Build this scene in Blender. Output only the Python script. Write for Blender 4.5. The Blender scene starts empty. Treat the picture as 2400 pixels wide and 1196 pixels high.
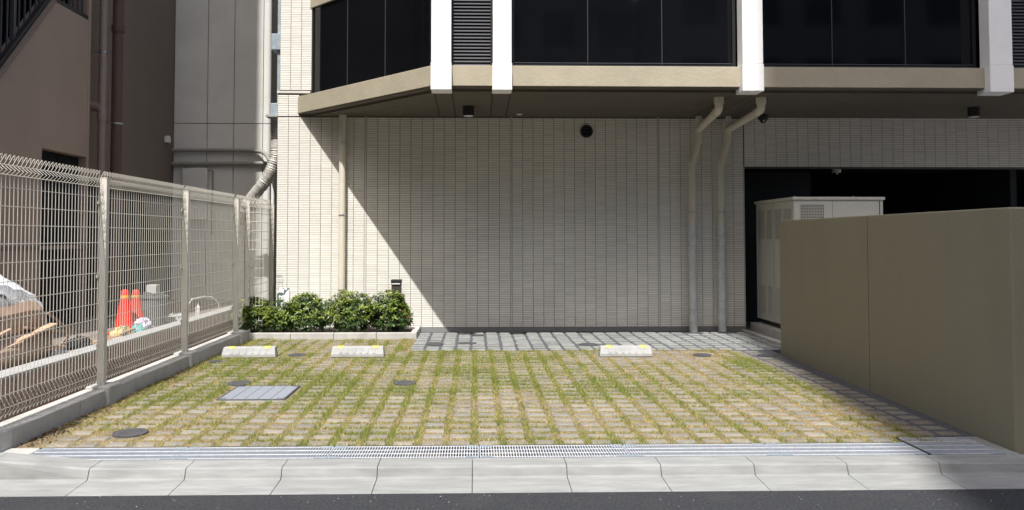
import bpy, math, random
import numpy as np
from mathutils import Vector, Matrix
R = math.radians
scene = bpy.context.scene
random.seed(7)
rng = np.random.default_rng(7)

# ------------------------------------------------------------------ camera
cam_data = bpy.data.cameras.new("camera")
cam = bpy.data.objects.new("camera", cam_data)
scene.collection.objects.link(cam)
cam.location = (0, 0, 1.45)
cam.rotation_euler = (R(90 + 2.0045), 0, R(-1.3367))
cam_data.sensor_width = 36
cam_data.lens = 27.0
cam_data.shift_x = 43 / 2400
cam_data.shift_y = -106 / 2400
cam_data.clip_start = 0.05
cam_data.clip_end = 500
scene.camera = cam

# ------------------------------------------------------------------ sky and sun
SUN = Vector((-0.15, -1.0, 1.645)).normalized()
elev = math.asin(SUN.z)
azim = math.atan2(SUN.x, SUN.y)
world = bpy.data.worlds.new("World")
scene.world = world
world.use_nodes = True
wn = world.node_tree
wn.nodes.clear()
sky = wn.nodes.new("ShaderNodeTexSky")
sky.sky_type = 'NISHITA'
sky.sun_disc = False
sky.sun_elevation = elev
sky.sun_rotation = azim
sky.air_density = 1.0
sky.dust_density = 4.0
sky.ozone_density = 0.7
bg = wn.nodes.new("ShaderNodeBackground")
bg.inputs["Strength"].default_value = 0.122
wo = wn.nodes.new("ShaderNodeOutputWorld")
wn.links.new(sky.outputs[0], bg.inputs[0])
wn.links.new(bg.outputs[0], wo.inputs[0])
sun_data = bpy.data.lights.new("sun", 'SUN')
sun_data.energy = 4.0
sun_data.angle = R(0.53)
sun_data.color = (1.0, 0.97, 0.925)
sun = bpy.data.objects.new("sun", sun_data)
scene.collection.objects.link(sun)
sun.rotation_euler = SUN.to_track_quat('Z', 'Y').to_euler()
sun.location = (-5, -20, 40)

scene.view_settings.view_transform = 'Standard'
scene.view_settings.look = 'None'
scene.view_settings.exposure = 0.72
scene.view_settings.gamma = 1.0
scene.render.engine = 'CYCLES'
scene.cycles.max_bounces = 8
scene.cycles.diffuse_bounces = 5

# ------------------------------------------------------------------ materials
MATS = {}
def mat(name, col, rough=0.7, var=0.12, scale=3.0, bump=0.0, bscale=60.0, metal=0.0, spec=0.4,
        stain=0.0, stain_col=(0.1, 0.09, 0.08), stain_scale=1.2, attr=None, objrand=0.0, coat=0.0, stretch=None):
    m = bpy.data.materials.new(name)
    m.use_nodes = True
    nt = m.node_tree
    N, L = nt.nodes, nt.links
    b = N["Principled BSDF"]
    b.inputs["Roughness"].default_value = rough
    b.inputs["Metallic"].default_value = metal
    b.inputs["Specular IOR Level"].default_value = spec
    if coat:
        b.inputs["Coat Weight"].default_value = coat
    tc = N.new("ShaderNodeTexCoord")
    src = tc.outputs["Object"]
    if stretch:
        mp = N.new("ShaderNodeMapping")
        mp.inputs["Scale"].default_value = stretch
        L.new(src, mp.inputs[0]); src = mp.outputs[0]
    nz = N.new("ShaderNodeTexNoise")
    nz.inputs["Scale"].default_value = scale
    nz.inputs["Detail"].default_value = 6
    nz.inputs["Roughness"].default_value = 0.62
    L.new(src, nz.inputs["Vector"])
    mr = N.new("ShaderNodeMapRange")
    mr.inputs["From Min"].default_value = 0.25
    mr.inputs["From Max"].default_value = 0.75
    mr.inputs["To Min"].default_value = 1 - var
    mr.inputs["To Max"].default_value = 1 + var
    L.new(nz.outputs[0], mr.inputs[0])
    mul = N.new("ShaderNodeVectorMath"); mul.operation = 'SCALE'
    if attr:
        at = N.new("ShaderNodeAttribute"); at.attribute_name = attr
        cm = N.new("ShaderNodeVectorMath"); cm.operation = 'MULTIPLY'
        cm.inputs[1].default_value = col
        L.new(at.outputs["Color"], cm.inputs[0])
        L.new(cm.outputs[0], mul.inputs[0])
    else:
        mul.inputs[0].default_value = col
    L.new(mr.outputs[0], mul.inputs["Scale"])
    out = mul.outputs[0]
    if objrand:
        oi = N.new("ShaderNodeObjectInfo")
        m2 = N.new("ShaderNodeMapRange")
        m2.inputs["To Min"].default_value = 1 - objrand
        m2.inputs["To Max"].default_value = 1 + objrand
        L.new(oi.outputs["Random"], m2.inputs[0])
        s2 = N.new("ShaderNodeVectorMath"); s2.operation = 'SCALE'
        L.new(out, s2.inputs[0]); L.new(m2.outputs[0], s2.inputs["Scale"])
        out = s2.outputs[0]
    if stain:
        n2 = N.new("ShaderNodeTexNoise")
        n2.inputs["Scale"].default_value = stain_scale
        n2.inputs["Detail"].default_value = 8
        n2.inputs["Roughness"].default_value = 0.7
        L.new(src, n2.inputs["Vector"])
        r2 = N.new("ShaderNodeMapRange")
        r2.inputs["From Min"].default_value = 0.5
        r2.inputs["From Max"].default_value = 0.78
        r2.inputs["To Max"].default_value = stain
        L.new(n2.outputs[0], r2.inputs[0])
        mx = N.new("ShaderNodeMix"); mx.data_type = 'RGBA'
        L.new(r2.outputs[0], mx.inputs["Factor"])
        L.new(out, mx.inputs[6])
        mx.inputs[7].default_value = (*stain_col, 1)
        out = mx.outputs[2]
    L.new(out, b.inputs["Base Color"])
    if bump:
        n3 = N.new("ShaderNodeTexNoise")
        n3.inputs["Scale"].default_value = bscale
        n3.inputs["Detail"].default_value = 4
        L.new(src, n3.inputs["Vector"])
        bp = N.new("ShaderNodeBump")
        bp.inputs["Strength"].default_value = bump
        bp.inputs["Distance"].default_value = 0.01
        L.new(n3.outputs[0], bp.inputs["Height"])
        L.new(bp.outputs[0], b.inputs["Normal"])
    MATS[name] = m
    return m

M = MATS
mat("asphalt", (0.038, 0.040, 0.045), 0.9, 0.55, 55, 1.0, 130, spec=0.25, stain=0.35, stain_col=(0.085, 0.08, 0.075), stain_scale=3.5)
mat("gutter_concrete", (0.27, 0.276, 0.268), 0.85, 0.24, 3, 0.35, 90, stain=0.7, stain_col=(0.19, 0.188, 0.18), stain_scale=1.6, stretch=(1.0, 5, 5), objrand=0.05)
mat("concrete", (0.46, 0.45, 0.425), 0.9, 0.18, 5, 0.3, 90, stain=0.45, stain_col=(0.2, 0.195, 0.18), stain_scale=3)
mat("white_concrete", (0.35, 0.355, 0.352), 0.85, 0.18, 8, 0.2, 100, stain=0.35, stain_col=(0.42, 0.42, 0.41), stain_scale=6)
mat("sand", (0.20, 0.165, 0.105), 0.95, 0.35, 12, 0.5, 150, stain=0.5, stain_col=(0.11, 0.085, 0.06), stain_scale=2.5)
mat("grit", (0.085, 0.088, 0.10), 0.95, 0.3, 30, 0.5, 150)
mat("gravel", (1, 1, 1), 0.85, 0.15, 30, attr="tint")
mat("stone", (0.212, 0.198, 0.170), 0.9, 0.22, 14, 0.35, 120, attr="tint", objrand=0.12)
mat("soil", (0.05, 0.037, 0.027), 0.95, 0.4, 15, 0.8, 60)
mat("tile", (0.80, 0.778, 0.732), 0.55, 0.10, 0.9, 0.15, 180, attr="tint")
mat("grout", (0.13, 0.125, 0.11), 0.9, 0.1, 4)
mat("sealant", (0.58, 0.56, 0.52), 0.7, 0.05, 4)
mat("base_band", (0.22, 0.22, 0.215), 0.8, 0.15, 3)
mat("beige_render", (0.37, 0.332, 0.25), 0.85, 0.10, 2.5, 0.35, 25, stain=0.25, stain_col=(0.36, 0.31, 0.22), stain_scale=3)
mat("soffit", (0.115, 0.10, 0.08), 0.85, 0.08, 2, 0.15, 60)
mat("groove", (0.05, 0.045, 0.04), 0.9, 0.05)
mat("white_render", (0.86, 0.86, 0.86), 0.8, 0.035, 5, 0.25, 20)
mat("wall_render", (0.275, 0.252, 0.180), 0.8, 0.09, 1.1, 0.5, 120, stain=0.35, stain_col=(0.19, 0.175, 0.125), stain_scale=1.1, stretch=(2.5, 2.5, 0.45))
mat("dark_glass", (0.004, 0.0045, 0.006), 0.05, 0.3, 0.8, spec=0.32)
mat("frame_black", (0.02, 0.021, 0.024), 0.4, 0.1)
mat("louvre_dark", (0.055, 0.056, 0.066), 0.45, 0.1)
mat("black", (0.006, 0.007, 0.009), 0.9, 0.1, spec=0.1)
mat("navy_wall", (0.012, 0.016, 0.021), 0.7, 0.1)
mat("pipe_cream", (0.64, 0.60, 0.50), 0.45, 0.06, 4, 0.05, 30)
mat("galvanised", (0.56, 0.59, 0.58), 0.5, 0.22, 9, 0.1, 60, metal=0.15)
mat("galv_grate", (0.56, 0.59, 0.635), 0.5, 0.2, 30, metal=0.15)
mat("cover_grid", (0.33, 0.36, 0.41), 0.5, 0.3, 120, metal=0.15)
mat("zinc_blue", (0.36, 0.43, 0.48), 0.45, 0.25, 14, metal=0.3)
mat("steel_clamp", (0.5, 0.5, 0.5), 0.35, 0.1, metal=0.9)
mat("cast_iron", (0.075, 0.075, 0.08), 0.7, 0.3, 25, 0.4, 80, stain=0.4, stain_col=(0.13, 0.12, 0.11), stain_scale=9)
mat("trough", (0.035, 0.036, 0.042), 0.9, 0.2)
mat("fence_paint", (0.60, 0.575, 0.51), 0.5, 0.07, 6)
mat("cabinet_paint", (0.56, 0.545, 0.475), 0.45, 0.04, 2)
mat("cabinet_slot", (0.27, 0.26, 0.22), 0.7, 0.05)
mat("yellow_reflector", (0.55, 0.58, 0.06), 0.35, 0.05)
mat("bollard_bronze", (0.06, 0.053, 0.047), 0.45, 0.1)
mat("lamp_lens", (0.7, 0.7, 0.68), 0.4, 0.02)
mat("brown_wall", (0.30, 0.232, 0.185), 0.85, 0.08, 1.2, 0.3, 90)
mat("brown_dark", (0.18, 0.143, 0.118), 0.85, 0.1, 1.2, 0.2, 90)
mat("pinkish_pipe", (0.28, 0.22, 0.19), 0.5, 0.06)
mat("brown_pipe", (0.085, 0.052, 0.042), 0.5, 0.1)
mat("grey_panel", (0.66, 0.655, 0.62), 0.8, 0.07, 1.6, 0.1, 60, stain=0.35, stain_col=(0.42, 0.41, 0.38), stain_scale=1.5)
mat("panel_joint", (0.13, 0.125, 0.12), 0.9, 0.1)
mat("conduit", (0.27, 0.26, 0.235), 0.6, 0.15, 6)
mat("foil_duct", (0.5, 0.485, 0.45), 0.5, 0.25, 25, 0.8, 40, metal=0.25)
mat("yard_wall", (0.34, 0.25, 0.20), 0.85, 0.2, 6, 0.3, 50)
mat("yard_ground", (0.2, 0.175, 0.15), 0.95, 0.3, 5, 0.5, 60)
mat("shutter", (0.014, 0.014, 0.016), 0.9, 0.2, spec=0.1)
mat("cone_red", (0.72, 0.04, 0.025), 0.5, 0.08)
mat("cone_band", (0.8, 0.38, 0.05), 0.5, 0.05)
mat("tarp", (0.74, 0.76, 0.80), 0.5, 0.1, 6, 0.8, 12)
mat("tarp_clear", (0.5, 0.49, 0.5), 0.4, 0.2, 8, 0.8, 14)
mat("cardboard", (0.35, 0.245, 0.175), 0.85, 0.25, 5, 0.4, 20)
mat("timber", (0.40, 0.265, 0.18), 0.8, 0.3, 10, 0.4, 40, objrand=0.35)
mat("bin_grey", (0.15, 0.155, 0.148), 0.7, 0.2, 8)
mat("white_plastic", (0.75, 0.75, 0.73), 0.4, 0.1)
mat("clear_bag", (0.55, 0.5, 0.6), 0.35, 0.3, 14, 0.6, 25)
mat("teal_bag", (0.12, 0.42, 0.42), 0.4, 0.3, 14, 0.6, 25)
mat("yellow_bag", (0.55, 0.45, 0.22), 0.6, 0.25, 14, 0.5, 25)
mat("bag_green", (0.03, 0.24, 0.11), 0.5, 0.1)
mat("bark", (0.09, 0.065, 0.045), 0.9, 0.3, 30)
mat("tower_wall", (0.48, 0.44, 0.39), 0.85, 0.1, 0.4)
mat("tower_wall_grey", (0.42, 0.40, 0.37), 0.85, 0.1, 0.4)
mat("tower_glass", (0.02, 0.023, 0.027), 0.1, 0.1)

def leaf_mat(name, rough, spec, trans=0.25):
    m = bpy.data.materials.new(name); m.use_nodes = True
    nt = m.node_tree; N, L = nt.nodes, nt.links
    b = N["Principled BSDF"]
    at = N.new("ShaderNodeAttribute"); at.attribute_name = "tint"
    L.new(at.outputs["Color"], b.inputs["Base Color"])
    b.inputs["Roughness"].default_value = rough
    b.inputs["Specular IOR Level"].default_value = spec
    tr = N.new("ShaderNodeBsdfTranslucent")
    L.new(at.outputs["Color"], tr.inputs[0])
    mx = N.new("ShaderNodeMixShader"); mx.inputs[0].default_value = trans
    L.new(b.outputs[0], mx.inputs[1]); L.new(tr.outputs[0], mx.inputs[2])
    L.new(mx.outputs[0], N["Material Output"].inputs[0])
    MATS[name] = m
leaf_mat("leaf", 0.38, 0.45, 0.18)
leaf_mat("blade", 0.75, 0.2, 0.25)

# soil bag print: flat printed pattern (white with dark blotches)
def bag_mat():
    m = bpy.data.materials.new("bag_print"); m.use_nodes = True
    nt = m.node_tree; N, L = nt.nodes, nt.links
    b = N["Principled BSDF"]; b.inputs["Roughness"].default_value = 0.45
    tc = N.new("ShaderNodeTexCoord"); vz = N.new("ShaderNodeTexVoronoi")
    vz.inputs["Scale"].default_value = 26
    L.new(tc.outputs["Object"], vz.inputs["Vector"])
    rp = N.new("ShaderNodeValToRGB"); rp.color_ramp.interpolation = 'CONSTANT'
    rp.color_ramp.elements[0].color = (0.75, 0.76, 0.75, 1)
    e = rp.color_ramp.elements[1]; e.position = 0.62; e.color = (0.09, 0.12, 0.13, 1)
    L.new(vz.outputs["Color"], rp.inputs[0])
    L.new(rp.outputs[0], b.inputs["Base Color"])
    MATS["bag_print"] = m
bag_mat()

# ------------------------------------------------------------------ builders
COL = scene.collection
ORG = {}          # world origin of every object (roots are not rotated while parts are attached)

class MB:
    """collects geometry in world coordinates"""
    def __init__(s):
        s.v = []; s.f = []; s.tint = None
    def add(s, vs, fs):
        o = len(s.v); s.v.extend([tuple(p) for p in vs])
        s.f.extend([tuple(i + o for i in f) for f in fs]); return s
    def box(s, x0, x1, y0, y1, z0, z1):
        vs = [(x0,y0,z0),(x1,y0,z0),(x1,y1,z0),(x0,y1,z0),(x0,y0,z1),(x1,y0,z1),(x1,y1,z1),(x0,y1,z1)]
        return s.add(vs, [(0,3,2,1),(4,5,6,7),(0,1,5,4),(1,2,6,5),(2,3,7,6),(3,0,4,7)])
    def obox(s, c, ax, size):
        """oriented box: centre, 3 unit axes, 3 full sizes"""
        c = Vector(c); a = [Vector(q) * (d / 2) for q, d in zip(ax, size)]
        vs = [c + i*a[0] + j*a[1] + k*a[2] for k in (-1,1) for i, j in ((-1,-1),(1,-1),(1,1),(-1,1))]
        return s.add(vs, [(0,3,2,1),(4,5,6,7),(0,1,5,4),(1,2,6,5),(2,3,7,6),(3,0,4,7)])
    def prism(s, poly, axis, a, b):
        """poly = list of 2-D points; axis 'x' -> (y,z), 'y' -> (x,z), 'z' -> (x,y)"""
        def P(p, t):
            return {'x': (t, p[0], p[1]), 'y': (p[0], t, p[1]), 'z': (p[0], p[1], t)}[axis]
        n = len(poly)
        vs = [P(p, a) for p in poly] + [P(p, b) for p in poly]
        fs = [tuple(range(n))[::-1], tuple(range(n, 2*n))]
        fs += [(i, (i+1) % n, n + (i+1) % n, n + i) for i in range(n)]
        return s.add(vs, fs)
    def tube(s, path, r, n=10, cap=True):
        pts = [Vector(p) for p in path]
        rs = r if isinstance(r, (list, tuple)) else [r] * len(pts)
        rings = []
        prev = None
        for i, p in enumerate(pts):
            if i == 0: t = pts[1] - p
            elif i == len(pts) - 1: t = p - pts[i-1]
            else: t = (pts[i+1] - p).normalized() + (p - pts[i-1]).normalized()
            t = t.normalized() if t.length > 1e-9 else Vector((0,0,1))
            if prev is None:
                u = t.orthogonal().normalized()
            else:
                u = (prev - t * prev.dot(t))
                u = u.normalized() if u.length > 1e-6 else t.orthogonal().normalized()
            prev = u; w = t.cross(u)
            rings.append([p + (u*math.cos(2*math.pi*k/n + math.pi/n) + w*math.sin(2*math.pi*k/n + math.pi/n)) * rs[i] for k in range(n)])
        vs = [q for ring in rings for q in ring]; fs = []
        for i in range(len(pts)-1):
            for k in range(n):
                a = i*n+k; b = i*n+(k+1) % n
                fs.append((a, b, b+n, a+n))
        if cap:
            fs.append(tuple(range(n))[::-1]); m = (len(pts)-1)*n
            fs.append(tuple(range(m, m+n)))
        return s.add(vs, fs)
    def disc(s, c, r, h, n=28):
        x, y, z = c
        return s.tube([(x,y,z),(x,y,z+h)], r, n)
    def lathe(s, c, prof, n=20):
        x, y, z = c; vs = []; fs = []
        for r, h in prof:
            vs += [(x + r*math.cos(2*math.pi*k/n), y + r*math.sin(2*math.pi*k/n), z + h) for k in range(n)]
        for i in range(len(prof)-1):
            for k in range(n):
                a = i*n+k; b = i*n+(k+1) % n
                fs.append((a, b, b+n, a+n))
        fs.append(tuple(range(n))[::-1]); m = (len(prof)-1)*n
        fs.append(tuple(range(m, m+n)))
        return s.add(vs, fs)
    def build(s, name, material, parent=None, org=None, smooth=False, bevel=0.0, seg=2, tint=None):
        v = np.array(s.v, dtype=float).reshape(-1, 3)
        if parent is not None:
            o = ORG[parent.name]
        elif org is not None:
            o = np.array(org, float)
        else:
            lo, hi = v.min(0), v.max(0)
            o = np.array([(lo[0]+hi[0])/2, (lo[1]+hi[1])/2, lo[2]])
        me = bpy.data.meshes.new(name)
        me.from_pydata((v - o).tolist(), [], s.f)
        me.validate(); me.update()
        if material: me.materials.append(MATS[material])
        if smooth:
            me.polygons.foreach_set("use_smooth", [True] * len(me.polygons))
            try: me.set_sharp_from_angle(angle=R(40))
            except Exception: pass
        if tint is not None:
            at = me.color_attributes.new("tint", 'FLOAT_COLOR', 'POINT')
            at.data.foreach_set("color", np.asarray(tint, dtype=np.float32).ravel())
        ob = bpy.data.objects.new(name, me)
        COL.objects.link(ob)
        if parent is not None:
            ob.parent = parent
        else:
            ob.location = o
        ORG[ob.name] = o
        if bevel:
            bm = ob.modifiers.new("bevel", 'BEVEL'); bm.width = bevel; bm.segments = seg
            bm.limit_method = 'ANGLE'; bm.angle_limit = R(35)
        return ob

def empty(name, loc):
    o = bpy.data.objects.new(name, None); COL.objects.link(o)
    o.location = loc; o.empty_display_size = 0.2
    ORG[o.name] = np.array(loc, float); return o
def tag(o, label=None, cat=None, group=None, kind=None):
    if label: o["label"] = label
    if cat: o["category"] = cat
    if group: o["group"] = group
    if kind: o["kind"] = kind
    return o
def link_copy(src, parent=None, loc=None):
    c = src.copy(); COL.objects.link(c)
    if parent is not None: c.parent = parent
    if loc is not None: c.location = loc
    return c
def copy_tree(o, parent=None):
    c = o.copy(); COL.objects.link(c); c.parent = parent
    for ch in list(o.children): copy_tree(ch, c)
    return c
def bx(*a): return MB().box(*a)
def vnoise(x, y, seed=0):
    """smooth value noise 0..1 (numpy arrays)"""
    x = np.asarray(x, float); y = np.asarray(y, float)
    xi = np.floor(x).astype(int); yi = np.floor(y).astype(int)
    fx = x - xi; fy = y - yi
    fx = fx*fx*(3-2*fx); fy = fy*fy*(3-2*fy)
    def h(a, b):
        n = (a * 374761393 + b * 668265263 + seed * 1442695041) & 0x7fffffff
        n = ((n ^ (n >> 13)) * 1274126177) & 0x7fffffff
        return ((n ^ (n >> 16)) & 0xffff) / 65535.0
    return (h(xi, yi)*(1-fx) + h(xi+1, yi)*fx)*(1-fy) + (h(xi, yi+1)*(1-fx) + h(xi+1, yi+1)*fx)*fy

# ================================================================== THE SETTING
tag(bx(-150, 150, -150, 150, -0.6, -0.5).build("ground", "yard_ground"), kind="structure")
# carriageway: falls gently from the gutter
road = MB()
xs = np.linspace(-40, 40, 41)
for i in range(40):
    a, b = xs[i], xs[i+1]
    road.add([(a,-9,-0.02),(b,-9,-0.02),(b,4.653,-0.083),(a,4.653,-0.083),(a,-9,-0.3),(b,-9,-0.3),(b,4.653,-0.3),(a,4.653,-0.3)],
             [(0,1,2,3),(2,6,7,3),(0,4,5,1)])
tag(road.build("road", "asphalt"), kind="structure")
tag(bx(-40, 40, -11.5, -9.0, -0.3, 0.03).build("pavement", "concrete"), kind="structure")

# bedding of the car park (the soil between the stones)
tag(bx(-3.2, 3.64, 5.40, 9.86, -0.3, -0.010).build("bedding_sand", "sand"), kind="structure")
grit = MB(); grit.box(-0.84, 4.2, 9.86, 11.84, -0.3, -0.006); grit.box(3.64, 3.80, 5.54, 9.86, -0.3, -0.010); grit.box(3.28, 3.6405, 5.56, 9.861, -0.2, -0.006)
tag(grit.build("bedding_grit", "grit"), kind="structure")
tag(bx(-3.6, -0.84, 9.86, 10.99, -0.3, -0.010).build("bedding_sand", "sand"), kind="structure")
tag(bx(4.2, 12, 5.0, 11.83, -0.3, -0.01).build("concrete_apron", "concrete"), kind="structure")

# ---- L-shaped gutter blocks along the road
kerb = bx(-12, 12, 4.66, 5.095, -0.35, -0.12).build("kerb", "concrete"); tag(kerb, kind="structure")
def gutter_profile(h):
    # (y, z) of block, h = height of the upstand above the low driveway kerb
    return [(5.093, -0.118), (5.093, 0.0 + h), (4.935, -0.003 + h), (4.922, -0.012 + h), (4.903, -0.062), (4.892, -0.069), (4.65, -0.079), (4.65, -0.118)]
def gutter_block(x0, x1, h0=0, h1=0):
    pa = gutter_profile(h0); pb = gutter_profile(h1); n = len(pa)
    g = 0.0018
    b = MB()
    b.add([(x0+g, *p) for p in pa] + [(x1-g, *p) for p in pb],
          [tuple(range(n)), tuple(range(2*n-1, n-1, -1))] + [(i, n+i, n+(i+1) % n, (i+1) % n) for i in range(n)])
    return b.build("gutter_block", "gutter_concrete", kerb, bevel=0.003)
x = -2.42
gutter_block(-3.02, -2.42, 0.055, 0.0)
for k in range(9): gutter_block(-3.02 - 0.6*(k+1), -3.02 - 0.6*k, 0.055, 0.055)
for k in range(20): gutter_block(x + 0.6*k, x + 0.6*(k+1))

# ---- concrete beside the drain ends
tag(bx(3.555, 3.645, 5.10, 5.56, -0.3, -0.002).build("drain_surround", "gutter_concrete", bevel=0.006), kind="structure")
tag(bx(-3.25, -2.99, 5.10, 5.42, -0.3, -0.004).build("drain_surround", "concrete", bevel=0.01), kind="structure")
trough = MB(); trough.box(-3.0, 3.05, 5.10, 5.41, -0.3, -0.1); trough.box(3.05, 3.555, 5.10, 5.56, -0.3, -0.1)
trough.box(-3.0, 3.04, 5.402, 5.414, -0.1, -0.003); trough.box(3.035, 3.05, 5.10, 5.56, -0.1, -0.003)
trough.box(3.05, 3.555, 5.545, 5.56, -0.1, -0.003)
tag(trough.build("drain_channel", "trough"), kind="structure")

# ---- drain gratings, 1 m each
def grating(x0, x1, y0, y1, rods, label, pitch=0.0185):
    g = empty("drain_grating", ((x0+x1)/2, (y0+y1)/2, -0.03))
    z1 = -0.002
    bars = MB()
    n = int((x1-x0)/pitch)
    for i in range(n+1):
        xx = x0 + 0.004 + (x1-x0-0.008) * i / n
        bars.box(xx-0.0028, xx+0.0028, y0+0.004, y1-0.004, -0.018, z1)
    bars.build("bearing_bars", "galv_grate", g)
    for k in range(rods):
        yy = y0 + 0.012 + (y1-y0-0.024) * k/(rods-1)
        bx(x0+0.002, x1-0.002, yy-0.005, yy+0.005, z1-0.003, z1+0.001).build("cross_rod", "galv_grate", g)
    for sx in (x0+0.045, x1-0.045):
        for yy in (y0+0.014, y1-0.014):
            bx(sx-0.038, sx+0.038, yy-0.011, yy+0.011, -0.012, z1+0.003).build("end_plate", "zinc_blue", g)
    tag(g, label, "grating", "galvanised gratings over the roadside drain")
    return g
names = ["leftmost long galvanised drain grating, at the fence end of the channel",
         "second long galvanised drain grating from the fence end",
         "third long galvanised drain grating from the fence end",
         "fourth long galvanised drain grating from the fence end",
         "fifth long galvanised drain grating from the fence end",
         "last long galvanised drain grating, touching the wider square one"]
for k in range(6):
    grating(-2.975 + k*1.0 + 0.003, -1.975 + k*1.0 - 0.003, 5.112, 5.398, 4, names[k])
grating(3.056, 3.550, 5.108, 5.540, 5, "wide square galvanised drain grating beside the beige wall", 0.021)

# ================================================================== PAVING STONES
COVERS = [  # x, y, r
    (-2.553, 5.80, 0.122, "round iron cover nearest the fence and the road drain"),
    (-2.337, 7.73, 0.118, "round iron cover touching the square galvanised cover"),
    (-0.705, 7.70, 0.112, "round iron cover alone in the middle of the grass paving"),
    (-2.19, 9.54, 0.105, "round iron cover between the two left wheel stops"),
    (-0.545, 10.44, 0.118, "round iron cover on grey pavers nearest the planting bed corner"),
    (-0.10, 10.50, 0.112, "round iron cover on grey pavers, second from the planting bed"),
    (0.03, 11.35, 0.085, "small round iron cover close to the tiled wall, left side"),
    (1.52, 10.39, 0.112, "round iron cover just left behind the right wheel stop"),
    (2.78, 9.42, 0.108, "round iron cover in dry grass right of the right wheel stop"),
    (3.56, 9.36, 0.110, "round iron cover at the far corner beside the beige wall"),
    (3.32, 11.52, 0.10, "round iron cover at the foot of the left steel guarded downpipe"),
    (-3.02, 9.06, 0.08, "small round iron cover by the kerb, left of the first wheel stop"),
]
SQ = (-2.305, -1.70, 6.93, 7.565)
STOPS = [(-2.735, 9.43, 2.0), (-1.43, 9.44, 0.3), (1.828, 9.40, -0.6)]
def blocked(x, y, mx=0.0, my=0.0):
    for cx_, cy_, r, _ in COVERS:
        if (x-cx_)**2 + (y-cy_)**2 < (r + max(mx, my)*0.55)**2: return True
    if SQ[0]-mx < x < SQ[1]+mx and SQ[2]-my < y < SQ[3]+my: return True
    for sx, sy, _ in STOPS:
        if abs(x-sx) < 0.34+mx*0.5 and abs(y-sy) < 0.08+my*0.5: return True
    return False

paving = tag(bx(-3.2, 3.66, 5.42, 9.84, -0.06, -0.030).build("paving", "sand", org=(0, 5.4, 0)), kind="structure")
def stone_geo(b, cx_, cy_, lx, ly, zt, jit):
    hx, hy = lx/2, ly/2
    j = lambda s: random.uniform(-s, s)
    vs = []
    bas = [(-hx,-hy),(hx,-hy),(hx,hy),(-hx,hy)]
    bas = [(p+j(jit), q+j(jit)) for p, q in bas]
    for p, q in bas: vs.append((cx_+p, cy_+q, -0.04))
    for p, q in bas: vs.append((cx_+p, cy_+q, zt-0.009+j(0.001)))
    ins = 0.009
    for p, q in bas:
        vs.append((cx_+p*(1-ins/hx), cy_+q*(1-ins/hy), zt+j(0.0015)))
    fs = []
    for i in range(4):
        k = (i+1) % 4
        fs.append((i, k, 4+k, 4+i)); fs.append((4+i, 4+k, 8+k, 8+i))
    fs.append((8, 9, 10, 11))
    b.add(vs, fs)
stones = []
PX, PY = 0.2, 0.168
row = 0
yy = 5.485
while yy < 10.95:
    k = -17
    while True:
        xx = 0.09 + k*PX
        k += 1
        if xx > 3.58: break
        if yy > 9.84 and xx > -0.93: break
        if xx < -3.09: continue
        if xx > 3.02 and yy < 5.63: continue
        lx = 0.146 if xx < 3.25 else 0.165; ly = 0.082 if xx < 3.25 else 0.11
        x_ = xx + random.gauss(0, 0.003); y_ = yy + random.gauss(0, 0.003)
        if blocked(x_, y_, 0.07, 0.05): continue
        stones.append((y_, x_, lx, ly, random.gauss(0.0, 0.0022), 0))
    yy += PY
YB0 = 9.93
for r_ in range(9):
    for c_ in range(26):
        xx = -0.76 + c_*0.2; yv = YB0 + r_*0.207
        if xx > 4.07: continue
        if blocked(xx, yv, 0.05, 0.05): continue
        stones.append((yv + random.gauss(0, 0.003), xx + random.gauss(0, 0.003), 0.168, 0.126, random.gauss(0.002, 0.002), 1))
for r_ in range(26):   # extra row along the beige wall, filled with grit
    yv = 5.66 + r_*PY
    xw = 3.66 + (yv-5.16)*0.033
    if yv > 9.8 or blocked(3.69, yv, 0.03, 0.03): continue
stones.sort()
variants = []
for q in range(8):
    b = MB(); stone_geo(b, 0, 5.4, 0.146 if q < 6 else 0.155, 0.082 if q < 6 else 0.145, 0, 0.004)
    t = random.uniform(0.86, 1.12); w = random.uniform(-0.03, 0.04)
    cc = [t*(1+w), t, t*(1-w), 1]
    ob = b.build("paving_stone", "stone", paving, tint=[cc]*len(b.v))
    variants.append(ob)
rest = MB(); rest_t = []
nparts = 0
for (y_, x_, lx, ly, zt, kind_) in stones:
    if nparts < 300 and kind_ == 0 and x_ < 3.25:
        src = variants[nparts % 6]
        ob = src if nparts < 6 else link_copy(src, paving)
        ob.location = (x_, y_ - 5.4, zt); ob.rotation_euler = (random.gauss(0,.01), random.gauss(0,.01), random.gauss(0, 0.018))
        nparts += 1
    else:
        n0 = len(rest.v)
        stone_geo(rest, x_, y_, lx*random.uniform(.96,1.03), ly*random.uniform(.95,1.04), zt, 0.004)
        t = random.uniform(0.84, 1.14); w = random.uniform(-0.03, 0.05)
        if kind_ == 1: t = random.uniform(1.1, 1.35); w = -0.11
        rest_t += [[t*(1+w), t, t*(1-w), 1]] * (len(rest.v)-n0)
for q in (6, 7):
    bpy.data.objects.remove(variants[q])
tag(rest.build("paving_stones", "stone", paving, tint=rest_t), kind="stuff")

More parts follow.
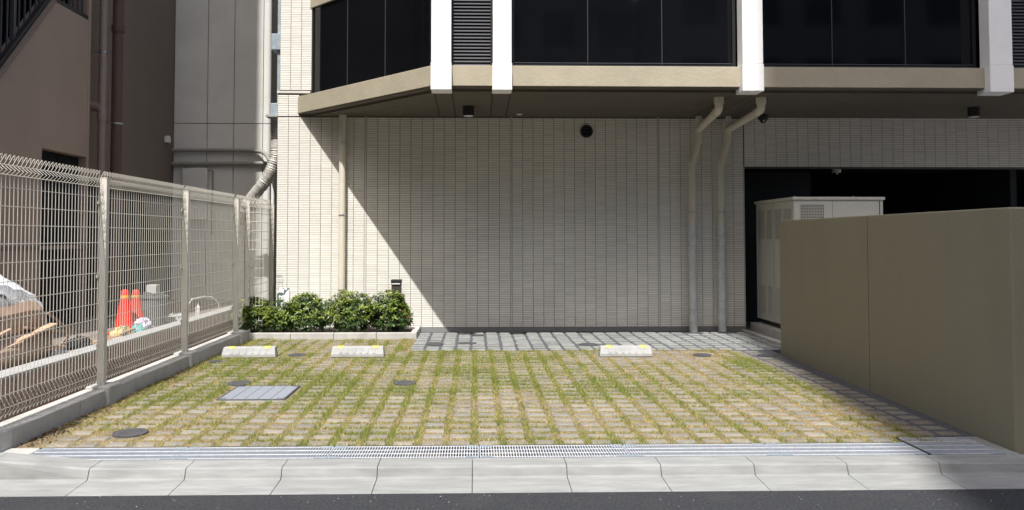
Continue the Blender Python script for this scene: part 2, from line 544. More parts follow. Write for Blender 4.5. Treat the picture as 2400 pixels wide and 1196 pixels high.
# ---- joint gravel in the grey back strip and along the wall
def gravel(name, areas, count, size):
    n = count; V = []; F = []; T = []
    tot = sum((a[1]-a[0])*(a[3]-a[2]) for a in areas)
    for a in areas:
        m = int(n*(a[1]-a[0])*(a[3]-a[2])/tot)
        xs = rng.uniform(a[0], a[1], m); ys = rng.uniform(a[2], a[3], m)
        for x_, y_ in zip(xs, ys):
            s = size*random.uniform(0.6, 1.3); z = -0.010
            th = random.uniform(0, 6.28); o = len(V)
            pts = [(x_+s*math.cos(th+q*2.1)*random.uniform(.7,1.2), y_+s*math.sin(th+q*2.1)*random.uniform(.7,1.2)) for q in range(3)]
            V += [(p[0], p[1], z-0.004) for p in pts] + [(x_+random.uniform(-.3,.3)*s, y_+random.uniform(-.3,.3)*s, z+s*random.uniform(.6,1.1))]
            F += [(o, o+1, o+3), (o+1, o+2, o+3), (o+2, o, o+3)]
            c = random.uniform(0.05, 0.20); T += [[c*0.97, c, c*1.10, 1]]*4
    b = MB(); b.v = V; b.f = F
    return b.build(name, "gravel", tint=T)
tag(gravel("gravel", [(-0.84, 4.15, 9.86, 11.82), (3.28, 3.64, 5.56, 9.86)], 14000, 0.008),
    "grey crushed gravel filling joints of pavers near the wall", "gravel", kind="stuff")

# ================================================================== GRASS
def grass():
    N = 620000
    X = rng.uniform(-3.18, 3.32, N); Y = rng.uniform(5.42, 10.97, N)
    inlot = (Y < 9.87) | (X < -0.86)
    X, Y = X[inlot], Y[inlot]; N = len(X)
    fx = ((X - 0.09) / PX + 0.5) % 1 - 0.5; fy = ((Y - 5.485) / PY + 0.5) % 1 - 0.5
    dx = np.abs(fx)*PX - 0.073; dy = np.abs(fy)*PY - 0.041
    on_stone = (dx < 0) & (dy < 0)
    col_j = dx > 0
    g1 = vnoise(X*1.1+3, Y*1.1, 1); g2 = vnoise(X*4.1, Y*4.1+7, 2); g3 = vnoise(X*11, Y*11, 3)
    g4 = vnoise(X*2.3+11, Y*2.3+5, 4)
    lush = 0.40 + 0.85*(0.28*g1 + 0.26*g2 + 0.28*g3 + 0.18*g4 - 0.47)
    dry = 0.26*np.exp(-((X+2.9)/0.9)**2 - ((Y-5.6)/0.7)**2) + 0.20*np.exp(-((X-2.7)/0.9)**2 - ((Y-6.4)/1.2)**2) \
        + 0.24*np.exp(-((X-2.3)/0.8)**2 - ((Y-9.3)/0.6)**2) - 0.22*np.exp(-((X-3.1)/0.4)**2 - ((Y-8.6)/0.6)**2) \
        - 0.06*np.exp(-((X+1.2)/1.6)**2 - ((Y-7.6)/1.3)**2)
    lush = lush - dry
    thick = np.clip(0.62 + 1.5*(lush-0.30), 0.25, 1.0)
    dens = np.where(col_j, 1.0, 0.92) * thick
    dens = np.where(on_stone, 0.05 + 0.10*g2*thick, dens)
    keep = rng.random(N) < dens
    X, Y, lush, col_j, on_stone, g2, g3, g4 = (q[keep] for q in (X, Y, lush, col_j, on_stone, g2, g3, g4))
    ok = np.array([not (blocked(a, b, 0.03, 0.03) or blocked(a, b+0.07, 0.0, 0.0)) for a, b in zip(X, Y)])
    X, Y, lush, col_j, on_stone, g2, g3, g4 = (q[ok] for q in (X, Y, lush, col_j, on_stone, g2, g3, g4))
    n = len(X)
    pg = np.clip(0.43 + 2.0*(lush-0.38) + np.where(col_j, 0.14, 0.0), 0.08, 0.86)
    green = (rng.random(n) < pg) & ~(on_stone & (rng.random(n) < 0.6))
    h = np.where(col_j, rng.uniform(0.017, 0.042, n), rng.uniform(0.016, 0.038, n)) * (0.70 + 0.35*g2 + 0.35*g4)
    # shorter where the sward is thin or near the drain
    h = h * np.clip(0.62 + 1.3*(lush-0.2), 0.6, 1.15)
    lean = np.where(green, rng.uniform(0.15, 0.8, n), rng.uniform(0.6, 2.0, n))
    h = np.where(green, h, h*0.78)
    h = np.where(on_stone, rng.uniform(0.003, 0.009, n), h)
    th = rng.uniform(0, 2*np.pi, n); tw = rng.uniform(0, 2*np.pi, n)
    w = rng.uniform(0.0012, 0.0028, n)
    z0 = np.where(on_stone, 0.001, -0.012)
    P0 = np.stack([X - w*np.cos(tw), Y - w*np.sin(tw), z0], 1)
    P1 = np.stack([X + w*np.cos(tw), Y + w*np.sin(tw), z0], 1)
    L = np.where(on_stone, rng.uniform(0.012, 0.035, n), lean*h)
    P2 = np.stack([X + np.cos(th)*L, Y + np.sin(th)*L, z0 + h], 1)
    V = np.stack([P0, P1, P2], 1).reshape(-1, 3)
    F = np.arange(3*n).reshape(-1, 3)
    v = rng.uniform(0.75, 1.3, n)[:, None]; k = rng.random(n)[:, None]
    gc = (np.array([0.13, 0.20, 0.034])*(1-k) + np.array([0.32, 0.345, 0.095])*k)*v
    sc = (np.array([0.56, 0.44, 0.20])*(1-k) + np.array([0.42, 0.29, 0.12])*k)*v
    c = np.where(green[:, None], gc, sc)
    T = np.concatenate([np.repeat(c, 3, 0), np.ones((3*n, 1))], 1)
    print("grass blades", n)
    b = MB(); b.v = V.tolist(); b.f = F.tolist()
    return b.build("grass", "blade", tint=T, org=(0, 5.4, 0))
tag(grass(), "short patchy grass, green and straw dry, growing between the pavers", "grass", kind="stuff")

def litter():
    """dead leaves and dirt gathered along the left kerb"""
    b = MB(); T = []
    for _ in range(900):
        y_ = random.uniform(5.45, 9.0); x_ = -3.19 + abs(random.gauss(0, 0.09))
        s = random.uniform(0.006, 0.02); th = random.uniform(0, 6.28); ti = random.uniform(-.6, .6)
        u = Vector((math.cos(th), math.sin(th), ti)).normalized()*s; w_ = Vector((-math.sin(th), math.cos(th), random.uniform(-.5,.5)))*s*0.6
        c = Vector((x_, y_, -0.012 + random.uniform(0, 0.018)))
        b.add([c-u, c+w_, c+u, c-w_], [(0,1,2,3)])
        q = random.choice([(0.10,0.06,0.035),(0.16,0.11,0.06),(0.06,0.045,0.03),(0.24,0.15,0.08)])
        T += [[*q, 1]]*4
    return b.build("leaf_litter", "blade", tint=T)
tag(litter(), "dead brown leaves and dirt gathered along the left kerb", "leaves", kind="stuff")

# ================================================================== COVERS
for cx_, cy_, r, lab in COVERS:
    e = empty("manhole_cover", (cx_, cy_, 0))
    MB().lathe((cx_, cy_, -0.027), [(r, 0), (r, 0.032), (r-0.008, 0.034), (r-0.010, 0.031), (r-0.013, 0.031)], 32).build("rim", "cast_iron", e, smooth=True)
    d = MB().lathe((cx_, cy_, -0.03), [(r-0.014, 0), (r-0.014, 0.033), (0.001, 0.0335)], 32)
    for q in range(-4, 5):
        for p in range(-4, 5):
            a, c = q*r*0.19, p*r*0.19
            if a*a + c*c < (r-0.03)**2:
                d.box(cx_+a-0.005, cx_+a+0.005, cy_+c-0.005, cy_+c+0.005, 0.002, 0.006)
    d.build("lid", "cast_iron", e)
    tag(e, lab, "manhole cover", "round iron covers in the paving")

sq = empty("inspection_cover", ((SQ[0]+SQ[1])/2, (SQ[2]+SQ[3])/2, 0))
fr = MB()
x0, x1, y0, y1 = SQ
fr.box(x0, x1, y0, y0+0.012, -0.04, 0.004); fr.box(x0, x1, y1-0.012, y1, -0.04, 0.004)
fr.box(x0, x0+0.012, y0+0.012, y1-0.012, -0.04, 0.004); fr.box(x1-0.012, x1, y0+0.012, y1-0.012, -0.04, 0.004)
fr.build("frame", "cast_iron", sq)
bx(x0+.004, x1-.004, y0+.004, y1-.004, -0.05, -0.03).build("well", "trough", sq)
ws = (x1-x0-0.03)/5
for k in range(5):
    a = x0 + 0.015 + k*ws + 0.006; c = a + ws - 0.012
    st = MB()
    n = 46
    for i in range(n):
        v = y0 + 0.016 + (y1-y0-0.032)*(i+0.5)/n
        st.box(a, c, v-0.0036, v+0.0036, -0.001, 0.003)
    for i in range(6):
        u = a + (c-a)*i/5
        st.box(u-0.0025, u+0.0025, y0+0.014, y1-0.014, -0.018, 0.0042)
    st.build("grid_strip", "cover_grid", sq)
for sx in (x0+0.05, x1-0.05):
    for sy in (y0+0.04, y1-0.04):
        bx(sx-0.03, sx+0.03, sy-0.006, sy+0.006, 0.0044, 0.006).build("lifting_slot", "cast_iron", sq)
tag(sq, "square galvanised inspection cover set in the grass paving", "cover")
bx(x0-0.01, x1+0.01, y0-0.075, y0-0.008, -0.05, -0.004).build("collar", "stone", sq, tint=[[1.3,1.3,1.3,1]]*8)
bx(x0+0.01, x1+0.02, y1+0.006, y1+0.04, -0.05, -0.006).build("collar", "stone", sq, tint=[[1.1,1.1,1.1,1]]*8)

# ================================================================== WHEEL STOPS
def wheel_stop():
    e = empty("wheel_stop", (0, 0, 0))
    L2 = 0.322
    prof = [(-0.075, 0.0), (-0.075, 0.034), (-0.038, 0.112), (-0.030, 0.118), (0.055, 0.118), (0.066, 0.106), (0.075, 0.0)]
    b = MB()
    # tapered ends
    n = len(prof)
    ends = [(-L2, 0.0), (-L2+0.02, 1.0), (L2-0.02, 1.0), (L2, 0.0)]
    vs = []
    for xx, full in ends:
        for (y_, z_) in prof:
            s = 1.0 if full else 0.97
            vs.append((xx + (0.016 if xx < 0 else -0.016)*(z_/0.118)*(0 if full else 1), y_*s, z_*s))
    fs = [tuple(range(n)), tuple(range(4*n-1, 3*n-1, -1))]
    for i in range(3):
        for k in range(n):
            fs.append((i*n+k, (i+1)*n+k, (i+1)*n+(k+1) % n, i*n+(k+1) % n))
    b.add(vs, fs)
    body = b.build("body", "white_concrete", e, bevel=0.005)
    ax = Vector((0, 0.037, 0.078)).normalized()      # up the sloping face
    nr = Vector((0, -0.078, 0.037)).normalized()
    for k in range(6):
        xx = -0.2 + 0.4*k/5
        c = Vector((xx, -0.0565, 0.073))
        MB().obox(c, [Vector((1,0,0)), ax, nr], (0.028, 0.070, 0.0135)).build("rib", "white_concrete", body, bevel=0.003)
    for sx in (-0.21, 0.21):
        pts = [(-0.042, 0.0), (-0.036, 0.035), (0.036, 0.035), (0.042, 0.0), (0.034, -0.014), (-0.034, -0.014)]
        r = MB()
        vs = []
        for off in (0.0, 0.006):
            for (p, q) in pts:
                # folded over the front top edge
                if q > 0: v = Vector((sx+p, -0.034+q*1.2, 0.118+off*1.4))
                else: v = Vector((sx+p, -0.036, 0.115)) + ax*(q*1.3) + nr*off
                vs.append(v)
        k = len(pts)
        r.add(vs, [tuple(range(k, 2*k))] + [(i, (i+1) % k, k+(i+1) % k, k+i) for i in range(k)])
        r.build("reflector", "yellow_reflector", e)
    return e
ws0 = wheel_stop()
labs = ["white concrete wheel stop nearest the fence, in front of the shrubs",
        "white concrete wheel stop in front of the shrubs, farther from the fence",
        "white concrete wheel stop on the right, before the grey pavers"]
for k, (sx, sy, rz) in enumerate(STOPS):
    o = ws0 if k == 0 else copy_tree(ws0)
    o.location = (sx, sy, -0.003); o.rotation_euler = (0, 0, R(rz))
    tag(o, labs[k], "wheel stop", "concrete wheel stops with yellow reflectors")

# ================================================================== APARTMENT BUILDING
YW = 11.83
B = empty("apartment_building", (0.5, YW, 0))
tag(B, "apartment building with pale border tiles, beige overhang and white pillars", "building")
TP, TR = 0.1655, 0.0273      # tile pitch
# masonry behind the tiles
w = MB()
w.box(-3.05, 4.17, YW+0.008, YW+0.3, -0.2, 3.70)
w.box(4.17, 12.0, YW+0.008, YW+0.3, 2.53, 3.70)
w.box(-3.02, -2.50, YW+0.008, YW+0.3, 3.70, 7.0)
w.box(-3.05, -2.85, YW+0.3, 16.0, -0.2, 7.0)
wall = w.build("tiled_wall", "grout", B)
SEAL = [-1.695, 0.55, 2.835, 4.165]
def tile_cells():
    z0 = 0.065
    cells = []
    # columns between the sealant joints
    xs_ranges = [(-3.048, -1.71), (-1.68, 0.536), (0.564, 2.82), (2.85, 4.165)]
    for a, c in xs_ranges:
        n = max(1, round((c-a)/TP)); p = (c-a)/n
        for i in range(n):
            j = 0
            while z0 + (j+1)*TR <= 3.305:
                cells.append((a+i*p, a+(i+1)*p, z0+j*TR, z0+(j+1)*TR)); j += 1
    n = 46; p = (11.9-4.18)/n
    for i in range(n):
        j = 0
        while 2.54 + (j+1)*TR <= 3.305:
            cells.append((4.18+i*p, 4.18+(i+1)*p, 2.54+j*TR, 2.54+(j+1)*TR)); j += 1
    # left pier
    for a, c, z_a, z_b in ((-3.048, -2.72, 3.305, 3.655), (-3.018, -2.53, 3.71, 6.9)):
        n = max(1, round((c-a)/TP)); p = (c-a)/n
        for i in range(n):
            j = 0
            while z_a + (j+1)*TR <= z_b:
                cells.append((a+i*p, a+(i+1)*p, z_a+j*TR, z_a+(j+1)*TR)); j += 1
    return cells
cells = tile_cells()
def tile_geo(b, a, c, d, e_, t):
    g = 0.0019; y = YW - t
    q = 0.0016
    a += 0.0027; c -= 0.0027; d += g; e_ -= g
    vs = [(a, YW+0.008, d), (c, YW+0.008, d), (c, YW+0.008, e_), (a, YW+0.008, e_),
          (a+q, y, d+q), (c-q, y, d+q), (c-q, y, e_-q), (a+q, y, e_-q)]
    b.add(vs, [(4,5,6,7), (0,1,5,4), (1,2,6,5), (2,3,7,6), (3,0,4,7)])
def sunlit(cell):
    x_, z_ = (cell[0]+cell[1])/2, (cell[2]+cell[3])/2
    return x_ < -1.7 and 0.75 < z_ and z_ < 3.30
cand = sorted([c for c in cells if sunlit(c)], key=lambda c: (round(c[0], 2), c[2]))
part_set = set(c for c in cand if c[0] < -2.55)
part_list = [c for c in cand if c in part_set][:300]
part_set = set(part_list)
w0 = part_list[0]
tvars = []
for q in range(5):
    b = MB(); tile_geo(b, 0, w0[1]-w0[0], 0, TR, random.uniform(0, 0.0022))
    t = random.uniform(0.94, 1.05)
    ob = b.build("tile", "tile", wall, tint=[[t, t, t*random.uniform(.97,1.0), 1]]*len(b.v))
    tvars.append(ob)
for k, c in enumerate(part_list):
    ob = tvars[k] if k < 5 else link_copy(tvars[random.randrange(5)], wall)
    ob.location = (c[0], 0, c[2])
tf = MB(); tt = []
for c in cells:
    if c in part_set: continue
    n0 = len(tf.v)
    tile_geo(tf, *c, random.uniform(0, 0.0022))
    t = random.uniform(0.94, 1.05)
    tt += [[t, t, t*random.uniform(.965, 1.0), 1]]*(len(tf.v)-n0)
tag(tf.build("tiles", "tile", wall, tint=tt), kind="stuff")
for sx in SEAL[:3]:
    bx(sx-0.013, sx+0.013, YW-0.0005, YW+0.01, 0.065, 3.31).build("sealant_joint", "sealant", wall)
bx(-3.052, 4.17, YW-0.012, YW+0.009, -0.05, 0.062).build("base_band", "base_band", B)
bx(-3.06, -2.55, YW-0.012, YW+0.02, 3.657, 3.692).build("ledge", "sealant", B, bevel=0.003)
bx(4.168, 4.176, YW-0.001, YW+0.28, 0, 2.53).build("opening_edge", "sealant", B)

# overhang: chamfered plan
PA = (-2.743, YW-0.002); PBt = (-0.55, 9.60)
dch = Vector((PBt[0]-PA[0], PBt[1]-PA[1])).normalized(); nch = Vector((dch.y, -dch.x))   # outward (towards camera-left)
if nch.y > 0: nch = -nch
def inset(d):
    """chamfer line end points moved inwards by d, meeting wall and front line"""
    p = Vector(PA) - nch*d; q = Vector(PBt) - nch*d
    t = (YW-0.002 - p.y)/dch.y; s = (9.60 + d - p.y)/dch.y
    return (p.x + dch.x*t, YW-0.002), (p.x + dch.x*s, 9.60+d)
a0, b0 = inset(0)
slab = MB().prism([a0, b0, (12.0, 9.60), (12.0, YW-0.002)], 'z', 3.345, 3.605)
# split the fascia: render band follows the outline
a1, b1 = inset(0.16)
slab.build("balcony_fascia", "beige_render", B, bevel=0.006)
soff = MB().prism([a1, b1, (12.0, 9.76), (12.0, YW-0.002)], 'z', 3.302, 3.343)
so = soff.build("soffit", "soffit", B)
a2, b2 = inset(0.004)
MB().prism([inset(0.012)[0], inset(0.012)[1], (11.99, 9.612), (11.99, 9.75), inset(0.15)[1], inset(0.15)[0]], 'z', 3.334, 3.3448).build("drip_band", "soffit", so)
for gx0, gx1 in ((-0.53, -0.555), (-0.305, -0.309), (0.215, 0.228), (0.447, 0.463), (3.36, 3.34), (3.61, 3.63)):
    g = MB()
    y0_, y1_ = 9.78, YW-0.03
    hw = 0.008 if gx0 > 3 else 0.012
    g.add([(gx0-hw, y0_, 3.3008), (gx0+hw, y0_, 3.3008), (gx1+hw, y1_, 3.3008), (gx1-hw, y1_, 3.3008),
           (gx0-hw, y0_, 3.3025), (gx0+hw, y0_, 3.3025), (gx1+hw, y1_, 3.3025), (gx1-hw, y1_, 3.3025)],
          [(0,3,2,1), (0,1,5,4), (1,2,6,5), (2,3,7,6), (3,0,4,7)])
    g.build("groove", "groove", so)
# upper storeys behind glass
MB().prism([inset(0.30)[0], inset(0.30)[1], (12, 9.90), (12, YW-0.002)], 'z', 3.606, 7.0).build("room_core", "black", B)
# header above the glass
h0, h1 = inset(0.13)
MB().prism([h0, h1, (12, 9.73), (12, 9.88), inset(0.28)[1], inset(0.28)[0]], 'z', 4.985, 5.6).build("storey_band", "beige_render", B)

# white pillars
for k, (xa, xb) in enumerate(((-0.556, -0.308), (0.212, 0.446), (3.352, 3.612), (6.505, 6.800))):
    p = bx(xa, xb, 9.50, 9.70, 3.618, 7.0).build("pillar", "white_render", B, bevel=0.008)
    bx(xa-0.006, xb+0.006, 9.492, 9.757, 3.275, 3.6155).build("pillar_foot", "white_render", p, bevel=0.008)
# windows: dark glass between the pillars
def window(x0, x1, mull, y=9.78):
    wv = MB()
    wv.box(x0, x1, y-0.02, y+0.05, 3.607, 3.66)
    wv.box(x0, x0+0.04, y-0.02, y+0.05, 3.66, 5.0); wv.box(x1-0.04, x1, y-0.02, y+0.05, 3.66, 5.0)
    o = wv.build("window", "frame_black", B)
    xs_ = [x0+0.04] + mull + [x1-0.04]
    for i in range(len(xs_)-1):
        bx(xs_[i]+0.004, xs_[i+1]-0.004, y+0.006, y+0.02, 3.662, 5.0).build("pane", "dark_glass", o)
    for m_ in mull:
        bx(m_-0.0035, m_+0.0035, y-0.006, y+0.022, 3.66, 5.0).build("mullion", "louvre_dark", o)
    bx(x0+0.04, x1-0.04, y-0.03, y-0.022, 3.672, 3.680).build("sill_line", "louvre_dark", o)
    return o
window(0.447, 3.351, [1.44, 2.40])
window(3.613, 6.504, [4.62, 5.58])
# chamfer window
P0 = Vector((-2.535, YW-0.01)); P1 = P0 + dch*3.03
nl = nch
def chbox(t0, t1, d0, d1, z0, z1):
    q = [P0 + dch*t0 - nl*d0, P0 + dch*t1 - nl*d0, P0 + dch*t1 - nl*d1, P0 + dch*t0 - nl*d1]
    return MB().prism([(v.x, v.y) for v in q], 'z', z0, z1)
LCH = (Vector((-0.56, 9.74)) - P0).dot(dch)
cw = chbox(0.0, LCH, 0.0, 0.05, 3.607, 3.65)
for vs_, fs_ in [(chbox(0.0, 0.03, 0.0, 0.05, 3.65, 4.98).v, chbox(0.0, 0.03, 0.0, 0.05, 3.65, 4.98).f),
                 (chbox(LCH-0.1, LCH-0.06, 0.0, 0.05, 3.65, 4.98).v, chbox(LCH-0.1, LCH-0.06, 0.0, 0.05, 3.65, 4.98).f)]:
    cw.add(vs_, fs_)
cwo = cw.build("window", "frame_black", B)
ts = [0.03, 0.925, 1.815, LCH-0.1]
for i in range(3):
    chbox(ts[i]+0.004, ts[i+1]-0.004, 0.02, 0.035, 3.652, 4.98).build("pane", "dark_glass", cwo)
for t_ in ts[1:3]:
    chbox(t_-0.0035, t_+0.0035, 0.012, 0.034, 3.65, 4.98).build("mullion", "louvre_dark", cwo)
# louvres
def louvre(x0, x1):
    fr = MB(); fr.box(x0, x0+0.02, 9.66, 9.80, 3.607, 5.1); fr.box(x1-0.02, x1, 9.66, 9.80, 3.607, 5.1)
    fr.box(x0+0.02, x1-0.02, 9.79, 9.80, 3.607, 5.1)
    o = fr.build("louvre", "frame_black", B)
    z = 3.63
    proto = None
    while z < 5.05:
        if proto is None:
            s_ = MB()
            s_.add([(x0+.022, 9.675, z-0.010), (x1-.022, 9.675, z-0.010), (x1-.022, 9.70, z+0.022), (x0+.022, 9.70, z+0.022),
                    (x0+.022, 9.680, z-0.014), (x1-.022, 9.680, z-0.014), (x1-.022, 9.705, z+0.018), (x0+.022, 9.705, z+0.018)],
                   [(0,1,2,3), (4,7,6,5), (0,4,5,1), (3,2,6,7), (0,3,7,4), (1,5,6,2)])
            proto = s_.build("slat", "louvre_dark", o); zp = z
        else:
            link_copy(proto, o, (0, 0, z-zp))
        z += 0.0436
louvre(-0.305, 0.209)
louvre(6.803, 7.35)

# garage / entrance hollow behind the opening
g = MB()
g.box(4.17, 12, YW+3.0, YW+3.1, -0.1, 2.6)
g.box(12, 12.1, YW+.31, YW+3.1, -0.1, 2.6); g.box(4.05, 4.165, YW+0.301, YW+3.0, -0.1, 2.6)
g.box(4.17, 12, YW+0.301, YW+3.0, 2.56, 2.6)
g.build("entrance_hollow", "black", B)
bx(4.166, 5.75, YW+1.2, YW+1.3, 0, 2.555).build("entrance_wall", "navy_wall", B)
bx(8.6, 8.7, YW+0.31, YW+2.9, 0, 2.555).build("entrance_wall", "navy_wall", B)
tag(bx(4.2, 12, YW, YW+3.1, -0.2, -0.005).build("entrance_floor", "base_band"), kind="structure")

# ---- fittings of the building
def downlight(x_, y_, label):
    e = empty("downlight", (x_, y_, 3.16))
    MB().lathe((x_, y_, 3.165), [(0.078, 0), (0.082, 0.003), (0.082, 0.136), (0.05, 0.137)], 24).build("housing", "frame_black", e, smooth=True)
    MB().lathe((x_, y_, 3.158), [(0.060, 0), (0.066, 0.004), (0.068, 0.008)], 24).build("lens", "lamp_lens", e)
    tag(e, label, "downlight", "black downlights under the overhang")
downlight(-0.105, 10.87, "black cylinder downlight under the overhang, below the louvre")
downlight(7.13, 10.78, "black cylinder downlight under the overhang at the far right")
def dome_camera(x_, y_, z_, label, m="frame_black", k=1.0):
    e = empty("security_camera", (x_, y_, z_-0.13*k))
    MB().lathe((x_, y_, z_-0.075*k), [(0.072*k, 0), (0.078*k, 0.01*k), (0.078*k, 0.074*k), (0.03*k, 0.0745*k)], 24).build("base", m, e, smooth=True)
    prof = [(0.052*k*math.cos(a), -0.050*k*math.sin(a)) for a in np.linspace(1.5, 0.0, 7)]
    MB().lathe((x_, y_, z_-0.075*k), prof, 20).build("dome", "dark_glass", e, smooth=True)
    MB().lathe((x_-0.01, y_-0.045*k, z_-0.105*k), [(0.012, 0), (0.014, 0.01), (0.01, 0.02)], 10).build("lens", "lamp_lens", e)
    tag(e, label, "camera")
dome_camera(4.37, 11.53, 3.30, "black dome security camera under the overhang, right of the downpipes")
dome_camera(5.85, 12.3, 2.55, "pale dome camera on the ceiling of the dark entrance", "cabinet_paint", 0.9)
e = empty("ceiling_sensor", (0.66, 11.54, 3.28))
MB().lathe((0.66, 11.54, 3.287), [(0.02, 0), (0.045, 0.006), (0.05, 0.013)], 20).build("sensor_body", "pipe_cream", e, smooth=True)
tag(e, "small round sensor on the soffit near the tiled wall", "sensor")
e = empty("wall_vent", (1.715, YW, 3.0))
def ring(cx_, y_, cz, r0, r1, d, n=28):
    b = MB(); vs = []; fs = []
    for rr, yy_ in ((r1, y_+d), (r1, y_), (r0, y_-0.004), (r0, y_+d)):
        vs += [(cx_+rr*math.cos(2*math.pi*k/n), yy_, cz+rr*math.sin(2*math.pi*k/n)) for k in range(n)]
    for i in range(3):
        for k in range(n):
            a = i*n+k; c = i*n+(k+1) % n
            fs.append((a, c, c+n, a+n))
    return b.add(vs, fs)
ring(1.715, YW-0.028, 3.08, 0.080, 0.100, 0.035).build("ring", "bollard_bronze", e, smooth=True)
b = MB().tube([(1.715, YW-0.003, 3.08), (1.715, YW-0.006, 3.08)], 0.082, 28); b.build("backplate", "black", e)
for k in range(7):
    zz = 3.08 - 0.066 + 0.022*k; hw = math.sqrt(max(0.0, 0.08**2 - (zz-3.08)**2))
    MB().obox((1.715, YW-0.018, zz), [Vector((1,0,0)), Vector((0,0.8,0.6)), Vector((0,-0.6,0.8))], (2*hw, 0.016, 0.003)).build("blade", "louvre_dark", e)
tag(e, "round dark ventilation grille high on the shaded tiled wall", "vent")

# ---- downpipes
def elbow(points, r=0.05):
    """rounded corners polyline"""
    pts = [Vector(p) for p in points]; out = [pts[0]]
    for i in range(1, len(pts)-1):
        a, b_, c = pts[i-1], pts[i], pts[i+1]
        u = (a-b_); v = (c-b_); k = min(r, u.length*0.45, v.length*0.45)
        p = b_ + u.normalized()*k; q = b_ + v.normalized()*k
        for t in np.linspace(0, 1, 6):
            out.append(p*(1-t)**2 + b_*2*t*(1-t) + q*t*t)
    out.append(pts[-1]); return out
def clamp(e, x_, y_, z_, r):
    b = MB().tube([(x_, y_, z_-0.011), (x_, y_, z_+0.011)], r+0.004, 16)
    b.box(x_-0.012, x_+0.012, y_+r, YW+0.002, z_-0.006, z_+0.006)
    b.build("clamp", "steel_clamp", e)
e = empty("downpipe", (-2.03, 11.71, 0))
MB().tube([(-2.03, 11.71, 0.02), (-2.03, 11.71, 3.30)], 0.051, 20).build("pipe", "pipe_cream", e, smooth=True)
MB().tube([(-2.03, 11.71, 3.24), (-2.03, 11.71, 3.301)], 0.060, 20).build("collar", "pipe_cream", e, smooth=True)
for z_ in (2.88, 1.775, 0.645): clamp(e, -2.03, 11.71, z_, 0.051)
tag(e, "straight cream downpipe on the sunlit tiled wall above the shrubs", "downpipe", "cream downpipes on the tiled wall")
def bent_pipe(xs_, ys_, xk, xv, label):
    e = empty("downpipe", (xv, 11.70, 0))
    path = [(xs_, ys_, 3.301), (xs_, ys_, 3.10), (xk, 11.68, 3.02), (xk, 11.70, 2.90), (xv, 11.70, 2.50), (xv, 11.70, 1.66)]
    path = [(xs_, ys_, 3.301), (xs_, ys_, 3.14), (xk, 11.70, 3.10), (xk, 11.70, 2.96), (xv, 11.70, 2.56), (xv, 11.70, 1.66)]
    MB().tube(elbow(path, 0.07), 0.054, 20).build("pipe", "pipe_cream", e, smooth=True)
    MB().tube([(xs_, ys_, 3.22), (xs_, ys_, 3.3015)], 0.066, 20).build("collar", "pipe_cream", e, smooth=True)
    MB().tube([(xk, 11.70, 3.12), (xk, 11.70, 3.301)], 0.040, 16).build("vent_stub", "pipe_cream", e, smooth=True)
    MB().tube([(xk, 11.70, 3.24), (xk, 11.70, 3.3012)], 0.048, 16).build("collar", "pipe_cream", e, smooth=True)
    MB().tube([(xk, 11.70, 2.945), (xk, 11.70, 3.055)], 0.062, 20).build("collar", "pipe_cream", e, smooth=True)
    # coloured ring joints on the sloping pieces
    for (p, q, t) in (((xs_, ys_, 3.14), (xk, 11.70, 3.10), 0.12), ((xk, 11.70, 2.96), (xv, 11.70, 2.56), 0.12), ((xk, 11.70, 2.96), (xv, 11.70, 2.56), 0.93)):
        p, q = Vector(p), Vector(q); c = p.lerp(q, t); d = (q-p).normalized()
        MB().tube([c-d*0.022, c+d*0.022], 0.061, 20).build("collar", "pipe_cream", e, smooth=True)
    MB().tube([(xv, 11.70, 1.70), (xv, 11.70, 1.76)], 0.060, 20).build("collar", "pipe_cream", e, smooth=True)
    MB().tube([(xv, 11.70, 0.0), (xv, 11.70, 1.665)], 0.064, 22).build("steel_guard", "galvanised", e, smooth=True)
    MB().tube([(xv, 11.70, 1.30), (xv, 11.70, 1.312)], 0.0665, 22).build("guard_band", "steel_clamp", e, smooth=True)
    MB().tube([(xv, 11.70, 0.34), (xv, 11.70, 0.352)], 0.0665, 22).build("guard_band", "steel_clamp", e, smooth=True)
    clamp(e, xv, 11.70, 1.83, 0.054)
    tag(e, label, "downpipe", "cream downpipes on the tiled wall")
bent_pipe(3.236, 10.10, 3.435, 3.322, "bent cream downpipe with steel guard, left of the pair by the dark entrance")
bent_pipe(3.802, 10.10, 3.891, 3.768, "bent cream downpipe with steel guard, right of the pair by the dark entrance")

# ================================================================== RIGHT WALL, CABINET
bw = empty("boundary_wall", (3.75, 7.4, 0))
def wpan(ya, yb, xa, xb):
    b = MB().prism([(xa, ya), (xa+0.22, ya), (xb+0.22, yb), (xb, yb)], 'z', -0.2, 1.652)
    return b.build("wall_panel", "wall_render", bw, bevel=0.012)
wpan(5.165, 7.232, 3.652, 3.726)
wpan(7.242, 9.54, 3.7263, 3.80)
MB().prism([(3.732, 7.2322), (3.86, 7.2322), (3.86, 7.2418), (3.732, 7.2418)], 'z', -0.2, 1.645).build("joint", "groove", bw)
tag(bw, "smooth beige rendered boundary wall on the right of the car park", "wall")

